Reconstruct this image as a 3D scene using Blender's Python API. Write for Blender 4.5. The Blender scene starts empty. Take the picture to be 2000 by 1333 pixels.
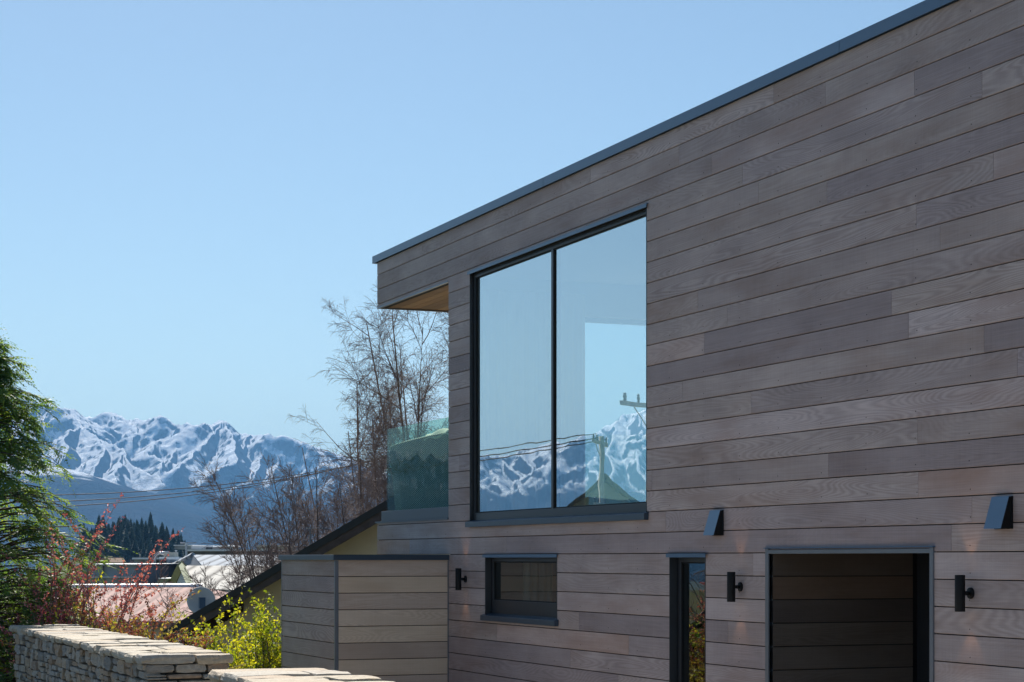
import bpy, math, random
import numpy as np
from mathutils import Vector

sc = bpy.context.scene
# ---------------------------------------------------------------- camera, world, sun, exposure
FPX, HPX, EYE, DF = 3788., 1091., 2.3, 7.3          # focal length in px of a 2000 px wide frame, horizon row, eye height, distance to the facade plane
YAW = math.atan(1543 / FPX)
cd = bpy.data.cameras.new('camera'); cam = bpy.data.objects.new('camera', cd)
sc.collection.objects.link(cam)
cam.location = (0, 0, EYE); cam.rotation_euler = (math.radians(90), 0, -YAW)
cd.sensor_width = 36; cd.lens = FPX / 2000 * 36
cd.shift_y = (HPX - 666.5) / 2000
cd.clip_start = .1; cd.clip_end = 40000
sc.camera = cam

SUN = Vector((.17, 1.0, .84)).normalized()
SEL = math.asin(SUN.z); SROT = math.atan2(SUN.x, SUN.y)
w = bpy.data.worlds.new('World'); sc.world = w; w.use_nodes = True
nt = w.node_tree; nt.nodes.clear()
sky = nt.nodes.new('ShaderNodeTexSky'); sky.sky_type = 'NISHITA'; sky.sun_disc = False
sky.sun_elevation = SEL; sky.sun_rotation = SROT
sky.altitude = 300; sky.air_density = 1.0; sky.dust_density = .2; sky.ozone_density = 2.2
bg = nt.nodes.new('ShaderNodeBackground'); bg.inputs[1].default_value = .0565
wb = nt.nodes.new('ShaderNodeMix'); wb.data_type = 'RGBA'; wb.blend_type = 'MULTIPLY'; wb.inputs[0].default_value = 1; wb.inputs[7].default_value = (1.0, 1.02, .96, 1)
wo = nt.nodes.new('ShaderNodeOutputWorld')
nt.links.new(sky.outputs[0], wb.inputs[6]); nt.links.new(wb.outputs[2], bg.inputs[0]); nt.links.new(bg.outputs[0], wo.inputs[0])
sl = bpy.data.lights.new('sun', 'SUN'); sl.energy = 4.5; sl.angle = math.radians(.53); sl.color = (1, .95, .87)
so = bpy.data.objects.new('sun', sl); sc.collection.objects.link(so)
so.rotation_euler = SUN.to_track_quat('Z', 'Y').to_euler(); so.location = (0, 0, 30)
sc.view_settings.view_transform = 'Standard'; sc.view_settings.look = 'None'
sc.view_settings.exposure = .95; sc.view_settings.gamma = 1

# ---------------------------------------------------------------- helpers
ca, sa = math.cos(YAW), math.sin(YAW)
def W(px, py, Z):                # a point at depth Z metres along the view axis
    X = (px - 1000) * Z / FPX
    return Vector((X * ca + Z * sa, -X * sa + Z * ca, EYE + (HPX - py) * Z / FPX))
def F(px, py=0, D=DF):           # (y, z) on a plane x = D
    u = (px - 1000) / FPX; y = D * (ca - u * sa) / (sa + u * ca); Z = D * sa + y * ca
    return y, EYE + (HPX - py) * Z / FPX
def YP(px, py, y):               # (x, z) on a plane y = const
    u = (px - 1000) / FPX; x = y * (sa + u * ca) / (ca - u * sa); Z = x * sa + y * ca
    return x, EYE + (HPX - py) * Z / FPX

def tag(o, label=None, cat=None, group=None, kind=None):
    if label: o['label'] = label
    if cat: o['category'] = cat
    if group: o['group'] = group
    if kind: o['kind'] = kind
    return o
def empty(name, loc=(0, 0, 0), rz=0, label=None, cat=None, group=None):
    o = bpy.data.objects.new(name, None); sc.collection.objects.link(o)
    o.location = loc; o.rotation_euler = (0, 0, rz); o.empty_display_size = .2
    return tag(o, label, cat, group)
def copy_tree(o, parent=None):
    c = o.copy(); sc.collection.objects.link(c); c.parent = parent
    for ch in list(o.children): copy_tree(ch, c)
    return c

class MB:
    def __init__(s): s.v = []; s.f = []; s.c = []; s.n = 0
    def add(s, vs, fs, col=None):
        b = s.n
        s.v.extend([tuple(p) for p in vs]); s.n += len(vs)
        s.f.extend([tuple(i + b for i in f) for f in fs])
        if col is not None: s.c.extend([col] * len(fs))
        return s
    def box(s, x0, x1, y0, y1, z0, z1, col=None):
        if x0 > x1: x0, x1 = x1, x0
        if y0 > y1: y0, y1 = y1, y0
        if z0 > z1: z0, z1 = z1, z0
        vs = [(x, y, z) for z in (z0, z1) for y in (y0, y1) for x in (x0, x1)]
        return s.add(vs, [(0, 2, 3, 1), (4, 5, 7, 6), (0, 1, 5, 4), (2, 6, 7, 3), (0, 4, 6, 2), (1, 3, 7, 5)], col)
    def quad(s, a, b, c, d, col=None): return s.add([a, b, c, d], [(0, 1, 2, 3)], col)
    def prism(s, poly, axis, a, b, col=None):
        """closed polygon of (u, v) extruded between a and b along an axis"""
        n = len(poly)
        def P(u, v, t): return {'x': (t, u, v), 'y': (u, t, v), 'z': (u, v, t)}[axis]
        vs = [P(u, v, a) for u, v in poly] + [P(u, v, b) for u, v in poly]
        fs = [tuple(range(n - 1, -1, -1)), tuple(range(n, 2 * n))] + [(i, (i + 1) % n, n + (i + 1) % n, n + i) for i in range(n)]
        return s.add(vs, fs, col)
    def tube(s, pts, rad, n=6, cap=True, col=None):
        pts = [Vector(p) for p in pts]; m = len(pts)
        if not hasattr(rad, '__len__'): rad = [rad] * m
        vs = []; fs = []
        up = Vector((0, 0, 1))
        for i, p in enumerate(pts):
            d = (pts[min(i + 1, m - 1)] - pts[max(i - 1, 0)])
            if d.length < 1e-9: d = Vector((0, 0, 1))
            d.normalize()
            a = d.cross(up)
            if a.length < .05: a = d.cross(Vector((1, 0, 0)))
            a.normalize(); b = d.cross(a)
            for k in range(n):
                t = 2 * math.pi * k / n
                vs.append(p + (a * math.cos(t) + b * math.sin(t)) * rad[i])
        for i in range(m - 1):
            for k in range(n):
                k2 = (k + 1) % n
                fs.append((i * n + k, i * n + k2, (i + 1) * n + k2, (i + 1) * n + k))
        if cap: fs.append(tuple(range(n))[::-1]); fs.append(tuple((m - 1) * n + k for k in range(n)))
        return s.add(vs, fs, col)
    def lathe(s, prof, loc, n=24, axis='z', col=None):
        """profile of (radius, height)"""
        vs = []; fs = []
        for r, h in prof:
            for k in range(n):
                t = 2 * math.pi * k / n; p = (r * math.cos(t), r * math.sin(t), h)
                if axis == 'x': p = (p[2], p[0], p[1])
                if axis == 'y': p = (p[0], p[2], p[1])
                vs.append((p[0] + loc[0], p[1] + loc[1], p[2] + loc[2]))
        for i in range(len(prof) - 1):
            for k in range(n):
                k2 = (k + 1) % n
                fs.append((i * n + k, i * n + k2, (i + 1) * n + k2, (i + 1) * n + k))
        return s.add(vs, fs, col)
    def build(s, name, mat, parent=None, smooth=False, attr='tint'):
        me = bpy.data.meshes.new(name); me.from_pydata(s.v, [], s.f)
        if s.c:
            a = me.attributes.new(attr, 'FLOAT_COLOR', 'FACE')
            arr = np.array([tuple(c) + (1,) * (4 - len(c)) for c in s.c], dtype=np.float32)
            a.data.foreach_set('color', arr.ravel())
        me.materials.append(mat)
        if smooth: me.polygons.foreach_set('use_smooth', [True] * len(me.polygons))
        me.update()
        o = bpy.data.objects.new(name, me); sc.collection.objects.link(o)
        if parent is not None: o.parent = parent
        return o

def bev(o, w=.003, seg=1):
    m = o.modifiers.new('bevel', 'BEVEL'); m.width = w; m.segments = seg; m.limit_method = 'ANGLE'; m.angle_limit = math.radians(40)
    return o

# ---------------------------------------------------------------- materials
class N:
    def __init__(s, name):
        s.m = bpy.data.materials.new(name); s.m.use_nodes = True; s.t = s.m.node_tree
        s.b = s.t.nodes['Principled BSDF']; s.out = s.t.nodes['Material Output']
    def n(s, typ, **kw):
        x = s.t.nodes.new(typ)
        for k, v in kw.items():
            if k.startswith('i_'): x.inputs[k[2:].replace('_', ' ')].default_value = v
            else: setattr(x, k, v)
        return x
    def l(s, a, b): s.t.links.new(a, b)
    def pos(s, scale=(1, 1, 1), add=None):
        g = s.n('ShaderNodeTexCoord'); v = s.n('ShaderNodeVectorMath', operation='MULTIPLY')
        s.l(g.outputs['Object'], v.inputs[0]); v.inputs[1].default_value = scale; o = v.outputs[0]
        if add is not None:
            a = s.n('ShaderNodeVectorMath', operation='ADD'); s.l(o, a.inputs[0]); s.l(add, a.inputs[1]); o = a.outputs[0]
        return o
    def noise(s, vec, scale, detail=2, rough=.5, dist=0):
        x = s.n('ShaderNodeTexNoise'); x.inputs['Scale'].default_value = scale; x.inputs['Detail'].default_value = detail
        x.inputs['Roughness'].default_value = rough; x.inputs['Distortion'].default_value = dist
        if vec is not None: s.l(vec, x.inputs['Vector'])
        return x.outputs['Fac']
    def math(s, op, a, b=None, c=None, clamp=False):
        x = s.n('ShaderNodeMath', operation=op, use_clamp=clamp)
        for i, v in enumerate((a, b, c)):
            if v is None: continue
            if isinstance(v, (int, float)): x.inputs[i].default_value = v
            else: s.l(v, x.inputs[i])
        return x.outputs[0]
    def ramp(s, fac, stops, interp='LINEAR'):
        x = s.n('ShaderNodeValToRGB'); x.color_ramp.interpolation = interp
        el = x.color_ramp.elements
        while len(el) < len(stops): el.new(.5)
        for e, (p, c) in zip(el, stops):
            e.position = p; e.color = tuple(c) + (1,) if len(c) == 3 else c
        s.l(fac, x.inputs[0]); return x.outputs[0]
    def mix(s, fac, a, b, mode='MIX'):
        x = s.n('ShaderNodeMix', data_type='RGBA', blend_type=mode)
        for i, v in ((0, fac), (6, a), (7, b)):
            if isinstance(v, (int, float)): x.inputs[i].default_value = v
            elif isinstance(v, tuple): x.inputs[i].default_value = v + (1,) if len(v) == 3 else v
            else: s.l(v, x.inputs[i])
        return x.outputs[2]
    def col(s, c):
        if isinstance(c, tuple): s.b.inputs['Base Color'].default_value = c + (1,)
        else: s.l(c, s.b.inputs['Base Color'])
        return s
    def bump(s, h, strength=.3, dist=.01):
        x = s.n('ShaderNodeBump'); x.inputs['Strength'].default_value = strength; x.inputs['Distance'].default_value = dist
        s.l(h, x.inputs['Height']); s.l(x.outputs[0], s.b.inputs['Normal']); return s
    def r(s, v, spec=None, metal=None):
        s.b.inputs['Roughness'].default_value = v
        if spec is not None: s.b.inputs['Specular IOR Level'].default_value = spec
        if metal is not None: s.b.inputs['Metallic'].default_value = metal
        return s

def simple(name, c, rough=.6, spec=.5, metal=0, var=.12, scale=3):
    m = N(name); nz = m.noise(m.pos(), scale, 4, .6)
    lo = tuple(x * (1 - var) for x in c); hi = tuple(min(1, x * (1 + var)) for x in c)
    m.col(m.ramp(nz, [(.3, lo), (.7, hi)])).r(rough, spec, metal)
    m.bump(m.noise(m.pos(), scale * 20, 2), .08, .004)
    return m.m

def timber(name, lo, hi, axis='y', warm=(.22, .12, .075), rough=.62):
    """weathered board: flat-sawn growth rings stretched along the board, saw marks, nail heads; per-board tint attribute"""
    m = N(name)
    at = m.n('ShaderNodeAttribute', attribute_name='tint', attribute_type='GEOMETRY')
    sp = m.n('ShaderNodeSeparateColor'); m.l(at.outputs['Color'], sp.inputs[0])
    tint, off, kind = sp.outputs[0], sp.outputs[1], sp.outputs[2]
    cb = m.n('ShaderNodeCombineXYZ')
    m.l(m.math('MULTIPLY', off, 37.), cb.inputs[0]); m.l(m.math('MULTIPLY', off, 91.), cb.inputs[1]); m.l(m.math('MULTIPLY', off, 53.), cb.inputs[2])
    L = (.0, .42, 4.6) if axis == 'y' else (.42, 0, 4.6)
    v = m.noise(m.pos(L, cb.outputs[0]), 1.0, 1.2, .4, .35)
    fine = m.noise(m.pos(tuple(a * 9 for a in L), cb.outputs[0]), 1.0, 3, .6)
    ph = m.math('ADD', m.math('MULTIPLY', v, 260.), m.math('MULTIPLY', fine, 5.0))
    ring = m.math('MULTIPLY_ADD', m.math('SINE', ph), .5, .5)
    amp = m.math('MULTIPLY', ring, m.math('MULTIPLY_ADD', kind, .62, .08))
    S = (.0, 1.2, 130.) if axis == 'y' else (1.2, 0, 130.)
    streak = m.noise(m.pos(S, cb.outputs[0]), 1.0, 2, .6)
    B = (.0, 130., 1.5) if axis == 'y' else (130., 0, 1.5)
    saw = m.noise(m.pos(B), 1.0, 1, .5)
    blot = m.noise(m.pos((1, 1, 2.2), cb.outputs[0]), 1.3, 4, .6)
    k = m.math('ADD', m.math('MULTIPLY', amp, .55), m.math('MULTIPLY', streak, .5))
    k = m.math('ADD', k, m.math('MULTIPLY', saw, .22))
    k = m.math('ADD', k, m.math('MULTIPLY_ADD', blot, .9, -.45), clamp=True)
    c = m.mix(m.math('SUBTRACT', k, .07, clamp=True), lo, hi)
    wf = m.math('MULTIPLY', m.math('SUBTRACT', m.noise(m.pos((.6, .6, 3), cb.outputs[0]), 1.1, 3, .6), m.math('MULTIPLY_ADD', tint, -.25, .62)), 3.2, clamp=True)
    c = m.mix(m.math('MULTIPLY', wf, .55), c, warm)
    c = m.mix(1.0, c, m.ramp(tint, [(0, (.58, .55, .56)), (.25, (.82, .80, .86)), (.55, (1.0, .985, .98)), (.8, (1.16, 1.16, 1.22)), (1, (1.30, 1.10, .96))]), 'MULTIPLY')
    m.col(c).r(rough, .35)
    m.bump(m.math('ADD', m.math('ADD', m.math('MULTIPLY', ring, .5), streak), saw), .35, .0012)
    return m.m

M = {}
M['board'] = timber('weathered_cedar', (.265, .208, .192), (.57, .475, .44))
M['board_x'] = timber('lit_sheltered_cedar', (.52, .40, .29), (.80, .66, .51), 'x', (.34, .20, .11))  # sheltered boards are warmer; the extra paleness paints light onto the annexe front
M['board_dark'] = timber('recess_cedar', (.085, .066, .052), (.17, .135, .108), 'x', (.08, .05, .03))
M['soffit'] = timber('warm_soffit_cedar', (.24, .135, .06), (.42, .26, .13), 'y', (.42, .20, .07))
M['under'] = simple('black_building_wrap', (.012, .012, .014), .9)
M['flash'] = simple('slate_painted_metal', (.055, .105, .18), .32, .6, .0, .06)
M['flashdk'] = simple('dark_slate_metal', (.030, .048, .072), .4, .5, 0, .06)
M['flashlt'] = simple('grey_folded_metal', (.16, .17, .19), .35, .6, .3, .06)
M['frame'] = simple('dark_aluminium', (.022, .024, .028), .38, .5, 0, .05)
M['black'] = simple('black_powder_coat', (.006, .006, .007), .6, .25, 0, .1)
M['roofing'] = simple('dark_membrane', (.05, .05, .055), .8)
M['plaster'] = simple('white_plaster', (.74, .75, .74), .8, .3, 0, .02)
M['floor'] = simple('pale_oak_floor', (.38, .28, .19), .5)
M['linen'] = simple('sheer_white_linen', (.86, .88, .88), .9, .2, 0, .03, 8)
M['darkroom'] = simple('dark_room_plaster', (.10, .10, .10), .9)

def schlick(m, f0, mx=1.0):
    g = m.n('ShaderNodeNewGeometry'); d = m.n('ShaderNodeVectorMath', operation='DOT_PRODUCT')
    m.l(g.outputs['Incoming'], d.inputs[0]); m.l(g.outputs['Normal'], d.inputs[1])
    c = m.math('SUBTRACT', 1.0, m.math('ABSOLUTE', d.outputs['Value']), clamp=True)
    return m.math('MULTIPLY_ADD', m.math('POWER', c, 5.0), (1 - f0) * mx, f0)
def glass(name, tint, f0, wav=.02, ws=1.3, rough=0):
    m = N(name); m.t.nodes.remove(m.b)
    tr = m.n('ShaderNodeBsdfTransparent'); tr.inputs[0].default_value = tint + (1,)
    gl = m.n('ShaderNodeBsdfGlossy'); gl.inputs['Roughness'].default_value = rough; gl.inputs['Color'].default_value = (.95, 1, 1, 1)
    bp = m.n('ShaderNodeBump'); bp.inputs['Strength'].default_value = wav; bp.inputs['Distance'].default_value = .02
    m.l(m.noise(m.pos((1, .8, 1.6)), ws, 2, .5), bp.inputs['Height']); m.l(bp.outputs[0], gl.inputs['Normal'])
    mx = m.n('ShaderNodeMixShader'); m.l(schlick(m, f0), mx.inputs[0]); m.l(tr.outputs[0], mx.inputs[1]); m.l(gl.outputs[0], mx.inputs[2])
    m.l(mx.outputs[0], m.out.inputs['Surface'])
    return m.m
M['glass'] = glass('coated_window_glass', (.84, .97, .96), .66, .03)
M['glass_plain'] = glass('clear_window_glass', (.88, .95, .94), .05, .03)
M['glass_dark'] = glass('tinted_window_glass', (.55, .60, .58), .20, .05)

# ---------------------------------------------------------------- ground
_R = [0, 20, 27, 40, 70, 110, 220, 380, 620, 900, 1500, 3500, 14000]
_Z = [0, 0, -1.3, -3.2, -5.0, -7.0, -11, -12, -8.5, -16, -40, -60, -60]
def gz(x, y):
    r = np.hypot(x, y); z = np.interp(r, _R, _Z)
    Xc = x * ca - y * sa; Zc = x * sa + y * ca
    z = z + 19 * np.exp(-((Xc + 146) / 34) ** 2 - ((Zc - 740) / 75) ** 2)      # wooded knoll
    z = z + 8 * np.exp(-((Xc + 60) / 90) ** 2 - ((Zc - 900) / 120) ** 2)
    return z
m = N('dry_grass_ground')
nz = m.noise(m.pos(), .35, 6, .65)
m.col(m.mix(m.noise(m.pos(), .02, 3), m.ramp(nz, [(.3, (.10, .085, .045)), (.6, (.17, .15, .085))]), (.09, .10, .045))).r(1, 0)
gnd = MB()
rr = [0, 4, 8, 12, 16, 20, 23, 27, 33, 40, 55, 70, 90, 110, 150, 220, 300, 380, 450, 520, 580, 620, 660, 700, 740, 780, 830, 900, 1000, 1200, 1500, 2200, 3500, 6000, 9000, 11500]
NA = 240
for r in rr:
    for k in range(NA):
        t = 2 * math.pi * k / NA; x, y = r * math.sin(t), r * math.cos(t)
        gnd.v.append((x, y, float(gz(x, y))))
for i in range(len(rr) - 1):
    for k in range(NA):
        k2 = (k + 1) % NA
        gnd.f.append((i * NA + k, (i + 1) * NA + k, (i + 1) * NA + k2, i * NA + k2))
gnd.n = len(gnd.v)
tag(gnd.build('ground', m.m, None, True), kind='structure')
# paved forecourt in front of the facade
m = N('pale_exposed_aggregate'); nz = m.noise(m.pos(), 60, 2, .7)
m.col(m.mix(m.noise(m.pos(), .8, 4), m.ramp(nz, [(.35, (.44, .41, .36)), (.65, (.60, .56, .50))]), (.52, .48, .42))).r(.85, .2)
tag(MB().box(3.2, 7.28, 1.0, 19.7, -.1, .03).build('pavement', m.m), kind='structure')
m = N('asphalt'); nz = m.noise(m.pos(), 90, 2, .7)
m.col(m.mix(m.noise(m.pos(), .6, 4), m.ramp(nz, [(.35, (.10, .095, .09)), (.7, (.16, .15, .14))]), (.13, .125, .12))).r(.9, .2)
tag(MB().box(-9, 1.2, -14, 19.5, -.1, .012).build('road', m.m), kind='structure')

# ---------------------------------------------------------------- mountains
def hashg(ix, iy, seed):
    h = (ix.astype(np.int64) * 374761393 + iy.astype(np.int64) * 668265263 + seed * 974634777) & 0x7fffffff
    h = (h ^ (h >> 13)) * 1274126177 & 0x7fffffff
    h = h ^ (h >> 16)
    a = h.astype(np.float64) / 0x7fffffff * 2 * math.pi
    return np.cos(a), np.sin(a)
def perlin(x, y, seed=0):
    ix, iy = np.floor(x), np.floor(y); fx, fy = x - ix, y - iy
    u = fx * fx * fx * (fx * (fx * 6 - 15) + 10); v = fy * fy * fy * (fy * (fy * 6 - 15) + 10)
    def g(dx, dy):
        a, b = hashg(ix + dx, iy + dy, seed); return a * (fx - dx) + b * (fy - dy)
    return ((g(0, 0) * (1 - u) + g(1, 0) * u) * (1 - v) + (g(0, 1) * (1 - u) + g(1, 1) * u) * v) * 1.5
def fbm(x, y, o, seed=0, gain=.5):
    s = 0; a = 1; f = 1
    for i in range(o): s = s + a * perlin(x * f, y * f, seed + i); a *= gain; f *= 2.03
    return s
def ridged(x, y, o, seed=0, gain=.55):
    s = 0; a = 1; f = 1; wgt = 1; t = 0
    for i in range(o):
        n = 1 - np.abs(perlin(x * f, y * f, seed + i)); n = n * n * wgt; wgt = np.clip(n * 1.6, 0, 1)
        s = s + a * n; t += a; a *= gain; f *= 2.07
    return s / t

# skyline: azimuth (degrees right of +y) -> elevation slope, taken at ordinary frame columns and, for the range left of the frame, from its reflection
def az(px): return math.degrees(YAW + math.atan((px - 1000) / FPX))
sky_pts = [(60, 777), (75, 783), (99, 788), (120, 796), (135, 797), (150, 798), (171, 809), (186, 815), (204, 809), (219, 804), (240, 812), (255, 821), (264, 819), (276, 821), (288, 816), (302, 811), (315, 821), (339, 831), (348, 827), (363, 829), (381, 826), (396, 833), (412, 826), (429, 820), (441, 823), (465, 838), (480, 846), (492, 847), (510, 851), (532, 848), (551, 852), (575, 860), (602, 870), (630, 879), (656, 887), (686, 900), (740, 918), (820, 935), (1000, 960), (1400, 985), (2000, 1000)]
prof = [(az(p), (HPX - y) / math.hypot(FPX, p - 1000)) for p, y in sky_pts]
refl = [(900, 893), (940, 888), (969, 890), (995, 888), (1002, 882), (1023, 877), (1046, 875), (1064, 866), (1079, 862), (1099, 868), (1122, 859), (1140, 849), (1163, 840), (1180, 828), (1200, 818), (1219, 809), (1237, 810), (1257, 802), (1300, 790), (1400, 800), (1600, 830), (2100, 900)]
prof += [(-az(p), (HPX - y) / math.hypot(FPX, p - 1000)) for p, y in refl]
prof += [(az(-60), (HPX - 772) / 3930.), (az(-200), (HPX - 790) / 3970.), (az(-500), (HPX - 840) / 4070.), (-8, .052), (-14, .062)]
prof.sort()
pa = np.array([p[0] for p in prof]); pe = np.array([p[1] for p in prof])
phi = np.concatenate([np.linspace(-46, -28.05, 70), np.linspace(-28, -19, 200), np.linspace(-18.9, 5.5, 110), np.linspace(5.6, 21, 640), np.linspace(21.1, 46, 90)])
NP, NR = len(phi), 300
R0, R1, RB = 8900., 4300., 10300.
tt = np.linspace(0, 1, NR) ** .8
PH, TT = np.meshgrid(phi, tt, indexing='ij')
RR = R1 + (RB - R1) * TT
X = RR * np.sin(np.radians(PH)); Y = RR * np.cos(np.radians(PH))
def pr(a, e, R): return (R * math.sin(math.radians(a)), R * math.cos(math.radians(a)), e * R)   # azimuth, slope, range -> x, y, height above the eye
def pp(px, py, R): return pr(az(px), (HPX - py) / math.hypot(FPX, px - 1000), R)
rnd = random.Random(5)
segs = []
def line(pts, sl, lf=1.0, rt=1.0): segs.extend((a, b, sl * lf, sl * rt) for a, b in zip(pts, pts[1:]))
cr = []
for i, (a_, e_) in enumerate(zip(pa, pe)):
    cr.append(pr(a_, e_, R0 + 260 * math.sin(a_ * 1.9) + 120 * math.sin(a_ * 5.3)))
line(cr, .80)
for L in ([(150, 798, 8800), (172, 830, 8450), (205, 852, 8200), (240, 880, 7950), (290, 925, 7600), (318, 958, 7350), (400, 1010, 6700)],
          [(172, 830, 8450), (150, 842, 8250), (120, 880, 7900), (98, 930, 7500), (60, 960, 7200)],
          [(205, 852, 8200), (200, 890, 7800), (190, 930, 7500)], [(240, 880, 7950), (245, 915, 7600), (230, 950, 7300)],
          [(60, 777, 8900), (40, 830, 8300), (30, 880, 7900), (60, 920, 7500)], [(99, 788, 8900), (75, 830, 8400), (66, 860, 8200)],
          [(219, 804, 9100), (252, 838, 8750), (268, 856, 8550)],
          [(302, 811, 9000), (272, 842, 8700), (250, 860, 8500)], [(302, 811, 9000), (322, 850, 8600), (300, 885, 8250), (318, 915, 7950)],
          [(348, 827, 9000), (330, 862, 8600), (305, 880, 8400)], [(396, 833, 9000), (362, 872, 8500), (322, 905, 8100)],
          [(429, 820, 8900), (405, 852, 8550), (378, 885, 8200), (345, 918, 7850)], [(429, 820, 8900), (462, 862, 8450), (440, 900, 8050), (395, 938, 7650), (360, 965, 7350)],
          [(492, 847, 9000), (470, 890, 8450), (440, 925, 8050), (405, 955, 7700)], [(532, 848, 9000), (520, 890, 8500), (480, 935, 8000), (440, 965, 7600), (420, 985, 7300)],
          [(575, 860, 9000), (555, 900, 8500), (520, 940, 8000), (480, 975, 7600)], [(630, 879, 9000), (600, 925, 8400), (550, 965, 7900)],
          [(686, 900, 9000), (650, 945, 8300), (600, 985, 7700)]):
    line([pp(*p) for p in L], .92, .72, 1.35)
a_ = -45.
while a_ < 45:
    if not (6.5 < a_ < 17.3):
        e0 = float(np.interp(a_, pa, pe)); pts = []; R = R0; aa = a_; e = e0 - .0008
        for k in range(5):
            pts.append(pr(aa, e, R)); R -= rnd.uniform(280, 480); aa += rnd.uniform(-.55, .2); e -= e0 * rnd.uniform(.13, .24)
        line(pts, .95, .72, 1.3)
        for k in (1, 2):
            p = pts[k]; aa2 = math.degrees(math.atan2(p[0], p[1])) + rnd.choice((-1, 1)) * .5; Rk = math.hypot(p[0], p[1]) - 300
            line([p, pr(aa2, (p[2] / math.hypot(p[0], p[1])) - e0 * .2, Rk)], .95)
    a_ += rnd.uniform(.55, .95)
gx = X + 45 * fbm(X / 420, Y / 420, 3, 71); gy = Y + 45 * fbm(X / 420 + 31, Y / 420, 3, 72)
h = np.full(X.shape, -70.); dist = np.full(X.shape, 4000.)
for (p, q_, sl_l, sl_r) in segs:
    dx, dy = q_[0] - p[0], q_[1] - p[1]; L2 = dx * dx + dy * dy
    t = np.clip(((gx - p[0]) * dx + (gy - p[1]) * dy) / L2, 0, 1)
    d = np.hypot(gx - p[0] - t * dx, gy - p[1] - t * dy)
    sl = np.where((dx * (gy - p[1]) - dy * (gx - p[0])) > 0, sl_r, sl_l) if dy < 0 else np.where((dx * (gy - p[1]) - dy * (gx - p[0])) > 0, sl_l, sl_r)
    hh_ = p[2] + (q_[2] - p[2]) * t - sl * d * (1 - .16 * np.clip(d / 900, 0, 1.6))
    u = hh_ > h
    dist = np.where(u, d, dist); h = np.where(u, hh_, h)
g = np.clip(dist / 160, 0, 1)
h = h + g * ((ridged(gx / 190., gy / 190., 4, 21) - .55) * 62 + fbm(gx / 60, gy / 60, 3, 33) * 8) + fbm(X / 45, Y / 45, 2, 38) * 7
# smooth grassy foothills in front
for L, sl in (([(20, 905, 6900), (95, 930, 6400), (180, 972, 6100), (262, 1008, 5900), (330, 1048, 5700)], .36), ([(760, 975, 6900), (640, 990, 6600), (540, 1010, 6400), (430, 1040, 6200)], .36), ([(-900, 970, 6400), (-200, 935, 6600), (20, 905, 6900)], .3), ([(760, 975, 6900), (1500, 990, 6500), (2300, 980, 6400)], .3)):
    P_ = [pp(*p) for p in L]
    for p, q_ in zip(P_, P_[1:]):
        dx, dy = q_[0] - p[0], q_[1] - p[1]
        t = np.clip(((gx - p[0]) * dx + (gy - p[1]) * dy) / (dx * dx + dy * dy), 0, 1)
        d = np.hypot(gx - p[0] - t * dx, gy - p[1] - t * dy)
        hh_ = p[2] + (q_[2] - p[2]) * t - sl * (np.sqrt(d * d + 160 ** 2) - 160) + (ridged(gx / 520., gy / 520., 4, 91) - .5) * 22 * np.clip(d / 250, 0, 1)
        h = np.maximum(h, hh_)
h = np.maximum(h, -66 + 6 * fbm(X / 300, Y / 300, 3, 77))
Zm = h + EYE
mv = np.stack([X.ravel(), Y.ravel(), Zm.ravel()], 1)
ii, jj = np.meshgrid(np.arange(NP - 1), np.arange(NR - 1), indexing='ij')
q = np.stack([ii * NR + jj, (ii + 1) * NR + jj, (ii + 1) * NR + jj + 1, ii * NR + jj + 1], -1).reshape(-1, 4)
me = bpy.data.meshes.new('mountains')
me.vertices.add(len(mv)); me.vertices.foreach_set('co', mv.astype(np.float32).ravel())
me.loops.add(q.size); me.loops.foreach_set('vertex_index', q.ravel().astype(np.int32))
me.polygons.add(len(q)); me.polygons.foreach_set('loop_start', np.arange(0, q.size, 4, dtype=np.int32)); me.polygons.foreach_set('use_smooth', np.ones(len(q), dtype=bool))
me.update(calc_edges=True); me.validate()
m = N('snowy_rock')
geo = m.n('ShaderNodeNewGeometry'); sx = m.n('ShaderNodeSeparateXYZ'); m.l(geo.outputs['Position'], sx.inputs[0])
sn = m.n('ShaderNodeSeparateXYZ'); m.l(geo.outputs['Normal'], sn.inputs[0])
hh = m.math('ADD', sx.outputs[2], m.math('MULTIPLY_ADD', m.noise(m.pos(), 1 / 260., 6, .7), 420., -210.))
hs = m.math('MULTIPLY', m.math('SUBTRACT', hh, 265.), 1 / 60., clamp=True)
slope = m.math('MULTIPLY', m.math('SUBTRACT', m.math('ADD', sn.outputs[2], m.math('MULTIPLY_ADD', m.noise(m.pos(), 1 / 40., 7, .75), .44, -.22)), .69), 11., clamp=True)
snow = m.math('MULTIPLY', hs, slope)
rock = m.ramp(m.noise(m.pos(), 1 / 60., 5, .7), [(.3, (.020, .019, .022)), (.7, (.050, .046, .046))])
low = m.ramp(m.noise(m.pos(), 1 / 350., 6, .65), [(.35, (.022, .018, .016)), (.55, (.048, .036, .028)), (.7, (.016, .017, .014))])
rk = m.mix(m.math('MULTIPLY', m.math('SUBTRACT', hh, 130.), 1 / 120., clamp=True), low, rock)
m.col(m.mix(snow, rk, (.90, .92, .95))).r(1, 0)
m.bump(m.math('ADD', m.noise(m.pos(), 1 / 55., 6, .7), m.math('MULTIPLY', m.noise(m.pos(), 1 / 14., 4, .7), .3)), .8, 40.)
me.materials.append(m.m)
mo = bpy.data.objects.new('mountains', me); sc.collection.objects.link(mo); tag(mo, kind='structure')
HAZE = 8.5e-5
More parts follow.
